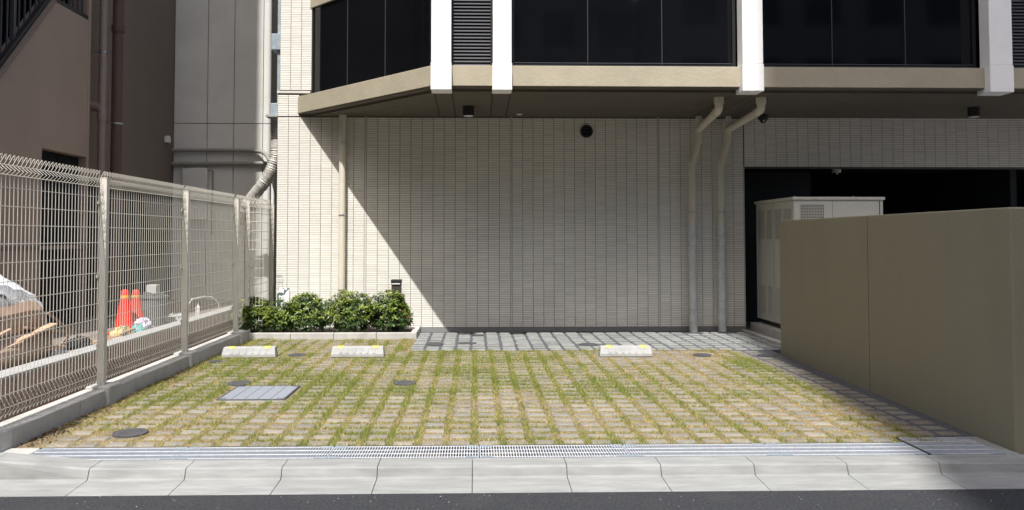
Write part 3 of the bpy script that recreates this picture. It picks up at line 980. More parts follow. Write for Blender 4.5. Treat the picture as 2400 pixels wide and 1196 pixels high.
cb = empty("electrical_cabinet", (5.0, 11.2, 0.12))
CX0, CX1, CY0, CY1 = 4.392, 5.64, 10.50, 11.93
bx(CX0, CX1, CY0, CY1, 0.19, 1.955).build("body", "cabinet_paint", cb, bevel=0.006)
bx(CX0+0.05, CX1-0.05, CY0+0.05, CY1-0.08, 0.115, 0.189).build("base_frame", "frame_black", cb)
rf = MB().prism([(CX0-0.025, CY0-0.025), (CX1+0.02, CY0-0.025), (CX1+0.02, CY1+0.02), (CX0-0.025, CY1+0.02)], 'z', 1.957, 2.0).build("roof", "cabinet_paint", cb, bevel=0.008)
for bx_ in (CX0+0.02, CX0+0.84):
    MB().lathe((bx_, CY0+0.01, 2.0), [(0.012, 0), (0.012, 0.008), (0.006, 0.012)], 10).build("lifting_bolt", "steel_clamp", rf)
def side_louvre(y0_, y1_, z0_, z1_):
    b = MB(); z = z0_
    while z < z1_:
        b.add([(CX0-0.001, y0_, z), (CX0-0.001, y1_, z), (CX0-0.012, y1_, z-0.004), (CX0-0.012, y0_, z-0.004), (CX0-0.001, y0_, z+0.012), (CX0-0.001, y1_, z+0.012)],
              [(0,1,2,3), (3,2,5,4), (0,3,4), (1,5,2)])
        z += 0.021
    return b.build("louvre_panel", "cabinet_paint", cb)
for (ya, yb) in ((11.55, 11.83), (11.28, 11.48), (10.92, 11.15), (10.58, 10.86)):
    side_louvre(ya, yb, 1.42, 1.84); side_louvre(ya, yb, 0.30, 0.72)
for yv in (11.22,):
    bx(CX0-0.003, CX0+0.01, yv-0.004, yv+0.004, 0.2, 1.95).build("door_seam", "cabinet_slot", cb)
for yv in (11.90, 10.53):
    bx(CX0-0.004, CX0+0.002, yv-0.012, yv+0.012, 0.2, 1.94).build("corner_strip", "cabinet_paint", cb)
b = MB()
for k in range(20):
    z = 1.46 + k*0.0215; b.box(CX0+0.09, CX0+0.42, CY0-0.006, CY0-0.001, z, z+0.010)
for k in range(16):
    xx = CX0+0.09+k*0.022; b.box(xx-0.002, xx+0.002, CY0-0.007, CY0-0.0012, 1.46, 1.89)
b.build("vent_grille", "cabinet_paint", cb)
bx(CX0+0.09, CX0+0.42, CY0-0.0012, CY0+0.004, 1.46, 1.89).build("vent_opening", "frame_black", cb)
bx(CX0+0.535, CX0+0.541, CY0-0.003, CY0+0.002, 0.2, 1.95).build("door_seam", "cabinet_slot", cb)
bx(CX1-0.055, CX1-0.045, CY0-0.003, CY0+0.002, 0.2, 1.95).build("door_seam", "frame_black", cb)
tag(cb, "off white electrical cabinet with louvred sides behind the beige wall", "cabinet")
tag(bx(4.30, 5.75, 10.35, 12.0, -0.02, 0.115).build("cabinet_plinth", "concrete", bevel=0.012), "grey concrete plinth under the off white electrical cabinet", "plinth")
tag(MB().prism([(4.10, 9.9), (4.19, 9.9), (4.19, 11.80), (4.10, 11.80)], 'z', -0.1, 0.02).build("edging_kerb", "concrete", bevel=0.006), "narrow concrete edging between grey pavers and the cabinet plinth", "edging")

# ================================================================== PLANTING BED
pk = MB(); pk.prism([(-3.40, 10.98), (-0.84, 10.98), (-0.84, 11.065), (-3.40, 11.065)], 'z', -0.1, 0.088)
e = empty("planter_kerb", (-2.1, 11.0, 0))
for a, c in ((-3.22, -2.62), (-2.615, -2.015), (-2.01, -1.41), (-1.405, -0.84)):
    bx(a, c, 10.98, 11.065, -0.1, 0.085).build("kerb_block", "concrete", e, bevel=0.006)
bx(-0.925, -0.84, 11.07, 11.815, -0.1, 0.09).build("kerb_block", "concrete", e, bevel=0.006)
tag(e, "low concrete kerb edging the shrub bed against the tiled wall", "kerb")
tag(bx(-3.6, -0.926, 11.066, 11.818, -0.1, 0.05).build("planting_soil", "soil"), kind="structure")

def leaf_shape(b, T, base, d, up, L, W, col):
    d = d.normalized(); s = d.cross(up)
    s = s.normalized() if s.length > 1e-4 else d.orthogonal().normalized()
    n = s.cross(d)
    droop = -n*L*0.18
    p0 = base; p1 = base + d*L*0.5 + s*W*0.5 + n*W*0.15; p2 = base + d*L + droop
    p3 = base + d*L*0.5 - s*W*0.5 + n*W*0.15; pm = base + d*L*0.5
    b.add([p0, p1, p2, p3, pm], [(0,1,4), (1,2,4), (4,2,3), (0,4,3)])
    T += [[*col, 1]]*5
def shrub(cx_, cy_, rx, ry, rz, label, nshoot, seed, reds=0):
    rnd = random.Random(seed)
    e = empty("shrub", (cx_, cy_, 0.05))
    st = MB(); b = MB(); T = []
    for k in range(7):
        a = rnd.uniform(0, 6.28)
        p = Vector((cx_+0.05*math.cos(a), cy_+0.05*math.sin(a), 0.03))
        q = Vector((cx_+rx*0.6*math.cos(a), cy_+ry*0.6*math.sin(a), 0.05+rz*0.9))
        st.tube([p, p.lerp(q, 0.5)+Vector((0,0,0.05)), q], [0.009, 0.007, 0.004], 6)
    st.build("stem", "bark", e)
    cz = 0.06 + rz*0.92
    bumps = [(Vector((rnd.gauss(0,1), rnd.gauss(0,1), rnd.gauss(0.3,1))).normalized(), rnd.uniform(-0.26, 0.22)) for _ in range(14)]
    for k in range(nshoot):
        # direction over the crown
        while True:
            d = Vector((rnd.gauss(0,1), rnd.gauss(0,1), rnd.gauss(0,1)))
            if d.length > 0.1:
                d.normalize()
                if d.z > -0.75: break
        rr = 1.0
        for bd, amp in bumps:
            rr += amp*max(0, d.dot(bd))**4
        dep = rnd.random()
        shell = rr*(1.0 - 0.55*dep*dep)
        c = Vector((cx_ + d.x*rx*shell, cy_ + d.y*ry*shell, cz + d.z*rz*shell))
        if c.z < 0.07: c.z = 0.07 + rnd.uniform(0, 0.05)
        if c.y > YW-0.04: c.y = YW-0.04
        ax = (d + Vector((rnd.gauss(0,.3), rnd.gauss(0,.3), 0.75+rnd.gauss(0,.25)))).normalized()
        u = ax.orthogonal().normalized(); v = ax.cross(u)
        fresh = rnd.random()
        nl = rnd.randint(6, 9)
        red = reds and rnd.random() < reds
        for i in range(nl):
            th = 2*math.pi*i/nl*1.9 + rnd.uniform(-.3,.3)
            tilt = rnd.uniform(0.15, 0.85)
            ld = (u*math.cos(th) + v*math.sin(th)) + ax*tilt
            base = c - ax*0.045*(i/nl)
            L = rnd.uniform(0.046, 0.080); W = L*rnd.uniform(0.30, 0.40)
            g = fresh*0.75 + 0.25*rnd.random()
            if dep < 0.35 and d.z > -0.2:  # yellow-green outer tips; top highlights and inner shade also put into leaf colour
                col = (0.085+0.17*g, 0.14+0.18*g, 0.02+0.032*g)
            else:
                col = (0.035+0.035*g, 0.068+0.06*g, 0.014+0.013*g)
            if red: col = (0.28, 0.055, 0.02)
            leaf_shape(b, T, base, ld, ax, L, W, col)
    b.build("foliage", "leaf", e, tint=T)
    tag(e, label, "shrub", "evergreen shrubs in the planting bed")
shrub(-3.24, 11.28, 0.31, 0.24, 0.295, "leafy evergreen shrub at the fence end of the bed", 430, 1)
shrub(-2.45, 11.33, 0.34, 0.24, 0.305, "leafy evergreen shrub beside the printed soil bag", 480, 2)
shrub(-2.84, 11.22, 0.25, 0.17, 0.22, "low small shrub between the two left shrubs of the bed", 240, 5)
shrub(-1.84, 11.32, 0.34, 0.24, 0.30, "leafy evergreen shrub at the foot of the straight downpipe", 480, 3, 0.006)
shrub(-1.22, 11.33, 0.34, 0.24, 0.31, "leafy evergreen shrub in front of the dark bollard light", 480, 4, 0.010)

e = empty("bollard_light", (-1.19, 11.62, 0.05))
bx(-1.262, -1.118, 11.56, 11.68, 0.05, 0.755).build("post", "bollard_bronze", e, bevel=0.006)
hd = bx(-1.268, -1.112, 11.545, 11.69, 0.757, 0.805).build("head", "frame_black", e, bevel=0.004)
bx(-1.248, -1.132, 11.541, 11.5448, 0.738, 0.754).build("lens", "lamp_lens", e)
tag(e, "dark bronze bollard light standing behind the right hand shrub", "bollard light")

e = empty("soil_bag", (-2.86, 11.60, 0.05))
b = MB()
prof = [(0.0, 0.07), (0.12, 0.085), (0.35, 0.088), (0.55, 0.075), (0.63, 0.045)]
vs = []; fs = []
for (h, t) in prof:
    wv = 0.085 if h < 0.6 else 0.08
    for k in range(12):
        a = 2*math.pi*k/12
        vs.append((-2.86 + wv*(abs(math.cos(a))**0.5)*math.copysign(1, math.cos(a)) + 0.01*math.sin(h*17), 11.60 + t*0.7*(abs(math.sin(a))**0.6)*math.copysign(1, math.sin(a)), 0.05+h))
for i in range(len(prof)-1):
    for k in range(12):
        fs.append((i*12+k, i*12+(k+1) % 12, (i+1)*12+(k+1) % 12, (i+1)*12+k))
fs.append(tuple(range(48, 60)))
b.add(vs, fs); b.build("sack", "bag_print", e, smooth=True)
bx(-2.955, -2.944, 11.54, 11.60, 0.07, 0.60).build("side_strip", "bag_green", e)
tag(e, "white soil bag with dark blotches and green edge, behind the shrubs", "bag")

# ================================================================== LEFT KERB AND FENCE
FX = -3.29
FPOST = [4.93, 6.885, 8.815, 10.66]
e = empty("boundary_kerb", (FX, 8.0, 0))
y_ = 4.55
k = 0
while y_ < 11.0:
    y2 = min(y_ + 0.9, 11.06)
    bx(-3.40, -3.20, y_+0.002, y2-0.002, -0.2, 0.125).build("kerb_block", "concrete", e, bevel=0.008)
    y_ = y2
    if y2 >= 11.05: break
tag(e, "low grey concrete kerb wall under the mesh fence", "kerb")

fence = empty("mesh_fence", (FX, 8.0, 0.0))
tag(fence, "cream welded wire mesh fence along the left side of the car park", "fence")
def footing(y_):
    bx(-3.375, -3.165, y_-0.115, y_+0.115, -0.2, 0.152).build("footing", "concrete", fence, bevel=0.010)
for y_ in FPOST: footing(y_)
tag(bx(-3.42, -3.135, 4.72, 5.20, -0.2, 0.165).build("footing_block", "concrete", bevel=0.012), "square concrete end block at the road end of the left kerb", "block")
def post(parent, x_, y_, z1=1.965):
    p = bx(x_-0.030, x_+0.030, y_-0.030, y_+0.030, 0.13, z1).build("post", "fence_paint", parent, bevel=0.004)
    bx(x_-0.032, x_+0.032, y_-0.032, y_+0.032, z1+0.0005, z1+0.008).build("post_cap", "fence_paint", p)
for y_ in FPOST[1:]: post(fence, FX+0.0, y_)
post(fence, FX, FPOST[0])
post(fence, FX+0.0, 11.17)
post(fence, FX+0.02, 12.45)
def mesh_panel(parent, p0, p1, side, pitch=0.05, hor=0.134):
    """welded panel from p0 to p1 (x,y); side = horizontal unit vector of the V bends"""
    p0 = Vector((*p0, 0)); p1 = Vector((*p1, 0)); L = (p1-p0).length; d = (p1-p0)/L
    sd = Vector((*side, 0)); b = MB(); r = 0.0029
    n = int(L/pitch); n -= n % 2
    off = (L - n*pitch)/2
    prof = [(0.0, 0.170), (0.012, 0.195), (0.034, 0.225), (0.034, 0.25), (0.0, 0.315), (0.0, 1.885), (0.038, 1.920), (-0.014, 1.962), (0.004, 1.995)]
    for i in range(n+1):
        base = p0 + d*(off + i*pitch)
        path = [base + sd*o + Vector((0,0,z)) for o, z in prof]
        if i < n:
            nb = base + d*pitch
            for t in np.linspace(0, math.pi, 6):
                path.append(base + d*pitch*0.62*(0.5-0.5*math.cos(t)) + sd*(0.006+0.016*math.sin(t)) + Vector((0,0,1.998+0.034*math.sin(t))))
        b.tube(path, r, 4, cap=False)
    zs = [0.195, 0.25, 0.33]; z = 0.46
    while z < 1.82: zs.append(z); z += hor
    zs += [1.89, 1.962]
    for z in zs:
        o = 0.036 if abs(z-0.25) < .01 else (0.012 if abs(z-0.195) < .01 else (-0.012 if z > 1.9 else 0.0))
        q = sd*(o+0.0045) + Vector((0,0,z))
        b.tube([p0+d*0.01+q, p1-d*0.01+q], 0.0030, 4, cap=False)
    return b.build("wire_panel", "fence_paint", parent)
ends = FPOST + [11.17]
for i in range(len(ends)-1):
    mesh_panel(fence, (FX-0.038, ends[i]+0.01), (FX-0.038, ends[i+1]-0.01), (1, 0))
mesh_panel(fence, (FX-0.038, 11.18), (FX-0.02, 12.44), (1, 0))
mesh_panel(fence, (FX+0.03, 11.14), (-3.052, 11.14), (0, -1), 0.05)
for y_ in FPOST[1:]:
    for z in (0.5, 1.1, 1.75):
        bx(FX-0.042, FX-0.022, y_-0.045, y_+0.045, z-0.012, z+0.012).build("bracket", "fence_paint", fence)

# ================================================================== NEIGHBOUR YARD
tag(bx(-30, -3.42, 3.0, 20, -0.4, 0.02).build("yard_base", "yard_ground"), kind="structure")
tag(bx(-5.3, -3.62, 3.0, 13.4, 0.02, 0.355).build("yard_ground", "yard_ground"), kind="structure")
yw = empty("yard_wall", (-3.57, 8.5, 0))
bx(-3.62, -3.535, 3.0, 12.95, 0.02, 0.375).build("wall_body", "yard_wall", yw)
y_ = 3.0
while y_ < 12.9:
    bx(-3.72, -3.530, y_+0.003, min(y_+1.2, 12.95)-0.003, 0.376, 0.402).build("coping", "white_concrete", yw, bevel=0.006); y_ += 1.2
y_ = 3.05
rib = bx(-3.5352, -3.529, y_, y_+0.05, 0.03, 0.35).build("rib", "yard_wall", yw)
k = 1
while y_ + 0.085*k < 12.9:
    link_copy(rib, yw, (0, 0.085*k, 0)); k += 1
tag(yw, "low brown ribbed retaining wall with pale coping behind the fence", "wall")

# ---- brown building with stair
bb = empty("brown_building", (-6.5, 7.0, 0))
tag(bb, "brown rendered building with outside stair, left beyond the fence", "building")
stair = MB().prism([(5.60, 0.355), (8.95, 0.355), (8.95, 2.47), (9.96, 2.47), (9.96, 4.245), (9.12, 4.245), (5.60, 0.38)], 'x', -5.2, -5.0)
stair.build("stair_wall", "brown_wall", bb, bevel=0.01)
bx(-9.0, -5.0, 5.2, 5.59, 0.0, 24).build("front_block", "brown_wall", bb)
bx(-9.0, -5.0, 5.59, 10.0, 6.2, 24).build("upper_wall", "brown_wall", bb)
bx(-5.6, -5.0, 9.962, 10.02, 0.355, 6.2).build("pier", "brown_wall", bb, bevel=0.008)
bx(-9.0, -6.3, 5.59, 10.0, 0.355, 6.2).build("stair_back_wall", "black", bb)
bx(-6.3, -5.0, 5.591, 5.65, 0.355, 6.2).build("stair_back_wall", "black", bb)
bx(-6.3, -5.25, 9.9, 9.961, 0.355, 6.2).build("stair_back_wall", "black", bb)
bx(-9.0, -5.25, 10.021, 13.6, 2.25, 24).build("rear_wall", "brown_dark", bb)
bx(-9.0, -5.55, 10.021, 13.6, 0.02, 2.249).build("rear_recess", "black", bb)
bx(-5.56, -5.2495, 13.45, 13.6, 0.02, 2.249).build("recess_end", "black", bb)
# shutter in the recess
sh = bx(-5.5, -5.45, 10.03, 13.37, 0.356, 2.245).build("roller_shutter", "shutter", bb)
slat = bx(-5.45, -5.438, 10.03, 13.37, 0.38, 0.44).build("slat", "shutter", sh)
for k in range(1, 20): link_copy(slat, sh, (0, 0, 0.092*k))
dr = bx(-5.14, -5.10, 8.96, 9.95, 0.356, 2.46).build("door", "shutter", bb)
bx(-5.0995, -5.09, 9.44, 9.46, 0.4, 2.42).build("seam", "black", dr)
bx(-5.03, -4.985, 5.7, 10.0, 1.30, 1.345).build("string_course", "brown_dark", bb)
# stringer and balusters following the stair
sdir = Vector((0, 3.52, 3.865)).normalized(); snor = Vector((0, -3.865, 3.52)).normalized()
c0 = Vector((-5.03, 9.12, 4.245)); c1 = Vector((-5.03, 5.60, 0.38))
mid = (c0+c1)/2
MB().obox(mid + snor*0.045 + Vector((0,0,0)), [Vector((1,0,0)), sdir, snor], (0.06, (c0-c1).length, 0.07)).build("stringer", "frame_black", bb)
MB().obox(mid + snor*0.006 + Vector((0.045,0,0)), [Vector((1,0,0)), sdir, snor], (0.03, (c0-c1).length, 0.05)).build("stringer_trim", "brown_dark", bb)
bx(-5.06, -5.01, 9.14, 9.955, 4.247, 4.30).build("landing_rail", "frame_black", bb)
k = 0
yv = 7.6
while yv < 9.1:
    zb = 4.245 - (9.12-yv)*1.098 + 0.09
    big = (k % 5 == 3)
    r_ = 0.022 if big else 0.007
    bx(-5.06-r_, -5.06+r_, yv-r_, yv+r_, zb, zb+1.9).build("baluster", "louvre_dark", bb)
    yv += 0.105; k += 1
for k in range(7):
    yv = 9.2 + k*0.11
    bx(-5.047, -5.033, yv-0.007, yv+0.007, 4.30, 5.6).build("baluster", "louvre_dark", bb)

# pipes on the brown building
def wall_pipe(name, x_, y_, r, z0, z1, m, label, collars, clamps):
    e = empty(name, (x_, y_, z0))
    MB().tube([(x_, y_, z0), (x_, y_, z1)], r, 18).build("pipe", m, e, smooth=True)
    for z in collars:
        MB().tube([(x_, y_, z-0.05), (x_, y_, z-0.01), (x_, y_, z+0.005), (x_, y_, z+0.05)], [r*1.16, r*1.16, r*1.22, r*1.16], 18).build("collar", m, e, smooth=True)
    for z in clamps:
        b = MB().tube([(x_, y_, z-0.012), (x_, y_, z+0.012)], r+0.005, 18)
        b.box(x_-r-0.10, x_-r, y_-0.01, y_+0.01, z-0.008, z+0.008)
        b.build("clamp", "steel_clamp", e)
    tag(e, label, "pipe")
    return e
pp = wall_pipe("drainpipe", -5.02, 10.40, 0.058, 0.36, 8.0, "pinkish_pipe", "pinkish beige drainpipe with side branch on the brown building", [3.06], [3.93])
MB().tube(elbow([(-5.02, 10.40, 3.02), (-5.02, 10.40, 3.19), (-5.26, 10.40, 3.21)], 0.09), 0.062, 16).build("branch", "pinkish_pipe", pp, smooth=True)
wall_pipe("drainpipe", -4.84, 10.42, 0.072, 0.36, 8.0, "brown_pipe", "thick dark brown drainpipe right of the pinkish one", [4.26], [2.97])
e = empty("wall_lamp", (-5.22, 13.1, 3.0))
MB().prism([(13.02, 3.04), (13.16, 3.04), (13.16, 3.13), (13.10, 3.16), (13.02, 3.14)], 'x', -5.25, -5.19).build("lamp_body", "white_plastic", e, bevel=0.006)
tag(e, "small white wall lamp on the brown wall near the grey building", "lamp")

# ---- grey panel building
gb = empty("grey_building", (-4.4, 13.5, 0))
tag(gb, "grey panel clad building in the gap behind the fence", "building")
bx(-5.248, -3.645, 13.43, 20, 0, 8).build("core", "panel_joint", gb)
xs_ = [-5.245, -4.668, -4.21, -3.705]
for i in range(3):
    for z0_, z1_ in ((0.356, 3.412), (3.424, 8.0)):
        bx(xs_[i]+0.006, xs_[i+1]-0.006, 13.40, 13.43, z0_, z1_).build("panel", "grey_panel", gb, bevel=0.003)
cor = MB()
pts = [(-3.70, 13.43), (-3.70, 13.40)] + [(-3.64 + 0.06*math.sin(a), 13.46 - 0.06*math.cos(a)) for a in np.linspace(0.0, 1.57, 6)] + [(-3.58, 14.4), (-3.64, 14.4), (-3.64, 13.43)]
for z0_, z1_ in ((0.356, 3.412), (3.424, 8.0)):
    MB().prism(pts, 'z', z0_, z1_).build("corner_panel", "grey_panel", gb, smooth=False)
e = empty("wall_conduit", (-4.4, 13.35, 2.9))
MB().tube(elbow([(-5.24, 13.35, 2.94), (-4.2, 13.35, 2.945), (-3.72, 13.35, 2.93), (-3.53, 13.0, 2.83), (-3.40, 12.7, 2.70)], 0.2), 0.032, 12).build("pipe", "conduit", e, smooth=True)
tag(e, "upper horizontal conduit across the grey building, curving at its end", "conduit", "conduits on the grey building")
e = empty("wall_conduit", (-4.4, 13.35, 2.7))
MB().tube([(-5.24, 13.355, 2.71), (-4.2, 13.355, 2.715), (-3.52, 13.355, 2.72)], 0.036, 12).build("pipe", "conduit", e, smooth=True)
tag(e, "lower straight horizontal conduit across the grey building", "conduit", "conduits on the grey building")
e = empty("junction_box", (-4.82, 13.3, 1.9))
bx(-5.04, -4.62, 13.28, 13.399, 1.75, 2.63).build("box", "grey_panel", e, bevel=0.008)
MB().tube(elbow([(-4.62, 13.34, 2.6), (-4.54, 13.34, 2.6), (-4.54, 13.34, 1.5)], 0.05), 0.016, 8).build("cable", "conduit", e, smooth=True)
tag(e, "grey junction box on the grey building under the conduits", "box")
# flexible foil duct
e = empty("flexible_duct", (-3.5, 12.7, 1.9))
path = elbow([(-3.26, 12.6, 3.30), (-3.26, 12.6, 2.75), (-3.38, 12.6, 2.42), (-3.75, 12.75, 2.02), (-3.95, 12.9, 1.7)], 0.2)
pts = []
for i in range(len(path)-1):
    for t in np.linspace(0, 1, 5, endpoint=False): pts.append(path[i].lerp(path[i+1], t))
pts.append(path[-1])
rs_ = [0.098 + 0.004*math.sin(i*2.2) + random.uniform(-.004, .004) for i in range(len(pts))]
MB().tube(pts, rs_, 14).build("duct", "foil_duct", e, smooth=True)
tag(e, "wrinkled foil flexible duct hanging between the buildings", "duct")
e = empty("metal_duct", (-3.2, 12.6, 0.4))
bx(-3.245, -3.06, 12.55, 12.95, 3.35, 8).build("duct_body", "zinc_blue", e)
for z0_, z1_ in ((4.50, 4.76), (3.42, 3.62)):
    bx(-3.335, -3.07, 12.50, 12.97, z0_, z1_).build("flange_box", "zinc_blue", e, bevel=0.004)
tag(e, "bluish galvanised duct rising in the gap beside the tiled pier", "duct")
e = bx(-3.36, -3.055, 12.3, 12.5, 3.365, 3.405).build("small_canopy", "white_concrete", bevel=0.004)
tag(e, "thin white bracket shelf in the gap beside the tiled pier", "bracket")
tag(bx(-3.58, -3.05, 15.0, 15.1, 0, 8).build("gap_wall", "grey_panel"), "grey wall at the end of the narrow gap between buildings", "wall")
for k, (x_, y_, r_, m_) in enumerate(((-3.47, 13.2, 0.03, "white_plastic"), (-3.36, 13.4, 0.022, "conduit"), (-3.22, 13.1, 0.035, "conduit"), (-3.13, 12.8, 0.02, "white_plastic"))):
    e = empty("gap_pipe", (x_, y_, 0.1))
    MB().tube([(x_, y_, 0.05), (x_, y_, 3.2)], r_, 10).build("pipe", m_, e, smooth=True)
    MB().tube([(x_, y_, 1.3), (x_, y_, 1.4)], r_*1.25, 10).build("collar", m_, e, smooth=True)
    tag(e, ["white upright pipe in the narrow gap, leftmost beside the grey building", "thin grey upright pipe in the narrow gap, second from left", "thick grey upright pipe in the narrow gap, second from the tiled pier", "thin white upright pipe in the narrow gap, nearest the tiled pier"][k], "pipe", "upright pipes in the gap")

# ---- things in the yard
def cone(x_, y_, h, label):
    e = empty("traffic_cone", (x_, y_, 0.357))
    b = MB(); b.box(x_-0.15, x_+0.15, y_-0.15, y_+0.15, 0.357, 0.377); b.build("base", "cone_red", e, bevel=0.006)
    MB().lathe((x_, y_, 0.377), [(0.115, 0), (0.105, 0.02), (0.048, h*0.80), (0.046, h*0.80)], 24).build("body", "cone_red", e, smooth=True)
    MB().lathe((x_, y_, 0.377), [(0.050, h*0.80), (0.047, h*0.87)], 24).build("band", "cone_band", e, smooth=True)
    MB().lathe((x_, y_, 0.377), [(0.046, h*0.87), (0.040, h*0.96), (0.030, h), (0.012, h+0.004)], 24).build("tip", "cone_red", e, smooth=True)
    tag(e, label, "traffic cone", "red traffic cones behind the fence")
cone(-3.985, 8.85, 0.47, "red traffic cone nearer the road of the two behind the fence")
cone(-3.98, 9.12, 0.45, "red traffic cone farther from the road of the two behind the fence")
e = empty("grey_bin", (-3.95, 9.55, 0.357))
MB().lathe((-3.95, 9.55, 0.357), [(0.13, 0), (0.16, 0.34), (0.172, 0.345), (0.172, 0.37), (0.155, 0.372), (0.14, 0.33)], 24).build("bucket", "bin_grey", e, smooth=True)
b = MB()
for k in range(8):
    a = k*0.8; b.obox((-3.95+0.07*math.cos(a), 9.55+0.07*math.sin(a), 0.357+0.36+0.015*(k % 3)), [Vector((math.cos(a),math.sin(a),.2)).normalized(), Vector((-math.sin(a),math.cos(a),0)), Vector((0,0,1))], (0.10, 0.06, 0.05))
b.build("rubble", "bin_grey", e)
bx(-4.02, -3.90, 9.50, 9.62, 0.75, 0.86).build("block", "concrete", e, bevel=0.004)
tag(e, "grey bucket filled with rubble beside the traffic cones", "bucket")
def lump(name, c, s, m, label, cat, seed):
    rnd = random.Random(seed); b = MB(); n, mm = 10, 6; vs = []; fs = []
    for i in range(mm+1):
        ph = math.pi/2*i/mm
        for k in range(n):
            th = 2*math.pi*k/n; r = (0.75+0.5*rnd.random())
            vs.append((c[0]+s[0]*math.cos(th)*math.cos(ph)*r, c[1]+s[1]*math.sin(th)*math.cos(ph)*r, c[2]+s[2]*math.sin(ph)*(0.8+0.4*rnd.random())))
    for i in range(mm):
        for k in range(n):
            fs.append((i*n+k, i*n+(k+1) % n, (i+1)*n+(k+1) % n, (i+1)*n+k))
    b.add(vs, fs)
    o = b.build(name, m, smooth=False); tag(o, label, cat); return o
lump("plastic_bag", (-3.86, 9.02, 0.357), (0.10, 0.18, 0.15), "clear_bag", "pale crumpled plastic bag in front of the traffic cones", "bag", 1)
lump("plastic_bag", (-3.82, 8.82, 0.357), (0.08, 0.12, 0.10), "teal_bag", "teal crumpled plastic bag on the ground by the cones", "bag", 2)
lump("sand_bag", (-3.84, 8.45, 0.357), (0.08, 0.22, 0.12), "yellow_bag", "yellowish sack lying behind the fence left of the cones", "sack", 3)
lump("rubble_heap", (-3.86, 10.0, 0.357), (0.12, 0.25, 0.10), "white_concrete", "small heap of pale rubble beyond the grey bucket", "rubble", 4)
for k, (yv, ln, rz, zt) in enumerate(((8.3, 0.5, 80, 0.38), (8.5, 0.35, 95, 0.41), (8.1, 0.4, 70, 0.37))):
    o = MB().obox((-3.80, yv, zt+0.012), [Vector((math.cos(R(rz)), math.sin(R(rz)), 0)), Vector((-math.sin(R(rz)), math.cos(R(rz)), 0)), Vector((0,0,1))], (ln, 0.07, 0.022)).build("timber_offcut", "timber", bevel=0.003)
    tag(o, ["long timber offcut, middle of three lying left of the cones", "short timber offcut nearest the red cones", "timber offcut nearest the road of three left of the cones"][k], "timber", "timber offcuts by the cones")
# white cable arch and small bottle
e = empty("white_cable", (-3.8, 11.0, 0.357))
MB().tube([(-3.85, 10.55, 0.60), (-3.83, 10.9, 0.605), (-3.78, 11.15, 0.585), (-3.74, 11.28, 0.50), (-3.73, 11.32, 0.36)], 0.008, 8).build("cable", "white_plastic", e, smooth=True)
MB().tube([(-3.85, 10.55, 0.60), (-3.90, 10.5, 0.5), (-4.0, 10.48, 0.36)], 0.006, 8).build("cable", "white_plastic", e, smooth=True)
tag(e, "white cable arching over the coping near the fence corner", "cable")
e = empty("plastic_bottle", (-3.83, 10.72, 0.357))
MB().lathe((-3.83, 10.72, 0.357), [(0.03, 0), (0.032, 0.10), (0.03, 0.12), (0.012, 0.15), (0.012, 0.17)], 14).build("bottle_body", "white_plastic", e, smooth=True)
tag(e, "small white bottle standing on the yard ground near the cable", "bottle")

# covered pile near the road
pile = empty("covered_pile", (-4.4, 6.3, 0.357))
tag(pile, "pile of boxed material under a white sheet behind the fence", "pile")
def blanket(name, x0, x1, y0, y1, ztop, skirt, m, parent, seed, amp=0.03, nx=16, ny=22):
    rnd = random.Random(seed); b = MB(); vs = []; fs = []
    us = np.linspace(-1.35, 1.35, nx); vv = np.linspace(-1.35, 1.35, ny)
    for v in vv:
        for u in us:
            cu, cv = max(-1, min(1, u)), max(-1, min(1, v))
            over = max(abs(u)-1, abs(v)-1, 0)
            x_ = (x0+x1)/2 + (x1-x0)/2*cu*(1+0.05*over*3); y_ = (y0+y1)/2 + (y1-y0)/2*cv*(1+0.03*over*3)
            z_ = ztop(x_, y_) - over/0.35*skirt*(0.75+0.4*rnd.random()) + rnd.uniform(-amp, amp)
            vs.append((x_ + rnd.uniform(-amp, amp)*0.6, y_ + rnd.uniform(-amp, amp)*0.6, z_))
    for j in range(ny-1):
        for i in range(nx-1):
            a = j*nx+i; fs.append((a, a+1, a+nx+1, a+nx))
    b.add(vs, fs)
    return b.build(name, m, parent, smooth=True)
ztop = lambda x_, y_: 1.37 - 0.62*max(0, x_+4.45) - 0.20*max(0, (y_-6.4)/0.75)**1.5
def bundle(z0, z1, xi0, xi1, y0_, y1_, m, taper=0.55, seed=1):
    """sagging wrapped bundle: sides lean inwards towards the top"""
    rnd = random.Random(seed); b = MB(); n = 30; rows = 5; vs = []; fs = []
    for i in range(rows):
        t = i/(rows-1); z = z0 + (z1-z0)*t; sh = taper*(z1-z0)*t*t - 0.03*math.sin(t*math.pi)
        for k in range(n):
            a = 2*math.pi*k/n; ca, sa = math.cos(a), math.sin(a)
            px = (abs(ca)**0.35)*math.copysign(1, ca); py = (abs(sa)**0.35)*math.copysign(1, sa)
            vs.append(((xi0+xi1)/2 + ((xi1-xi0)/2-sh)*px + rnd.uniform(-.012,.012), (y0_+y1_)/2 + ((y1_-y0_)/2-sh)*py + rnd.uniform(-.012,.012), z + rnd.uniform(-.012,.012)))
    for i in range(rows-1):
        for k in range(n): fs.append((i*n+k, i*n+(k+1) % n, (i+1)*n+(k+1) % n, (i+1)*n+k))
    fs.append(tuple(range((rows-1)*n, rows*n)))
    b.add(vs, fs); return b.build("bundle", m, pile, smooth=False)
bundle(0.37, 0.66, -4.85, -3.80, 5.3, 7.24, "cardboard", 0.30, 1)
bundle(0.64, 0.96, -4.83, -3.86, 5.3, 7.20, "cardboard", 0.42, 2)
bundle(0.86, 1.06, -4.75, -3.98, 5.4, 6.9, "tarp_clear", 0.5, 3)
blanket("sheet", -4.84, -3.95, 5.35, 7.05, ztop, 0.08, "tarp", pile, 5, 0.020)
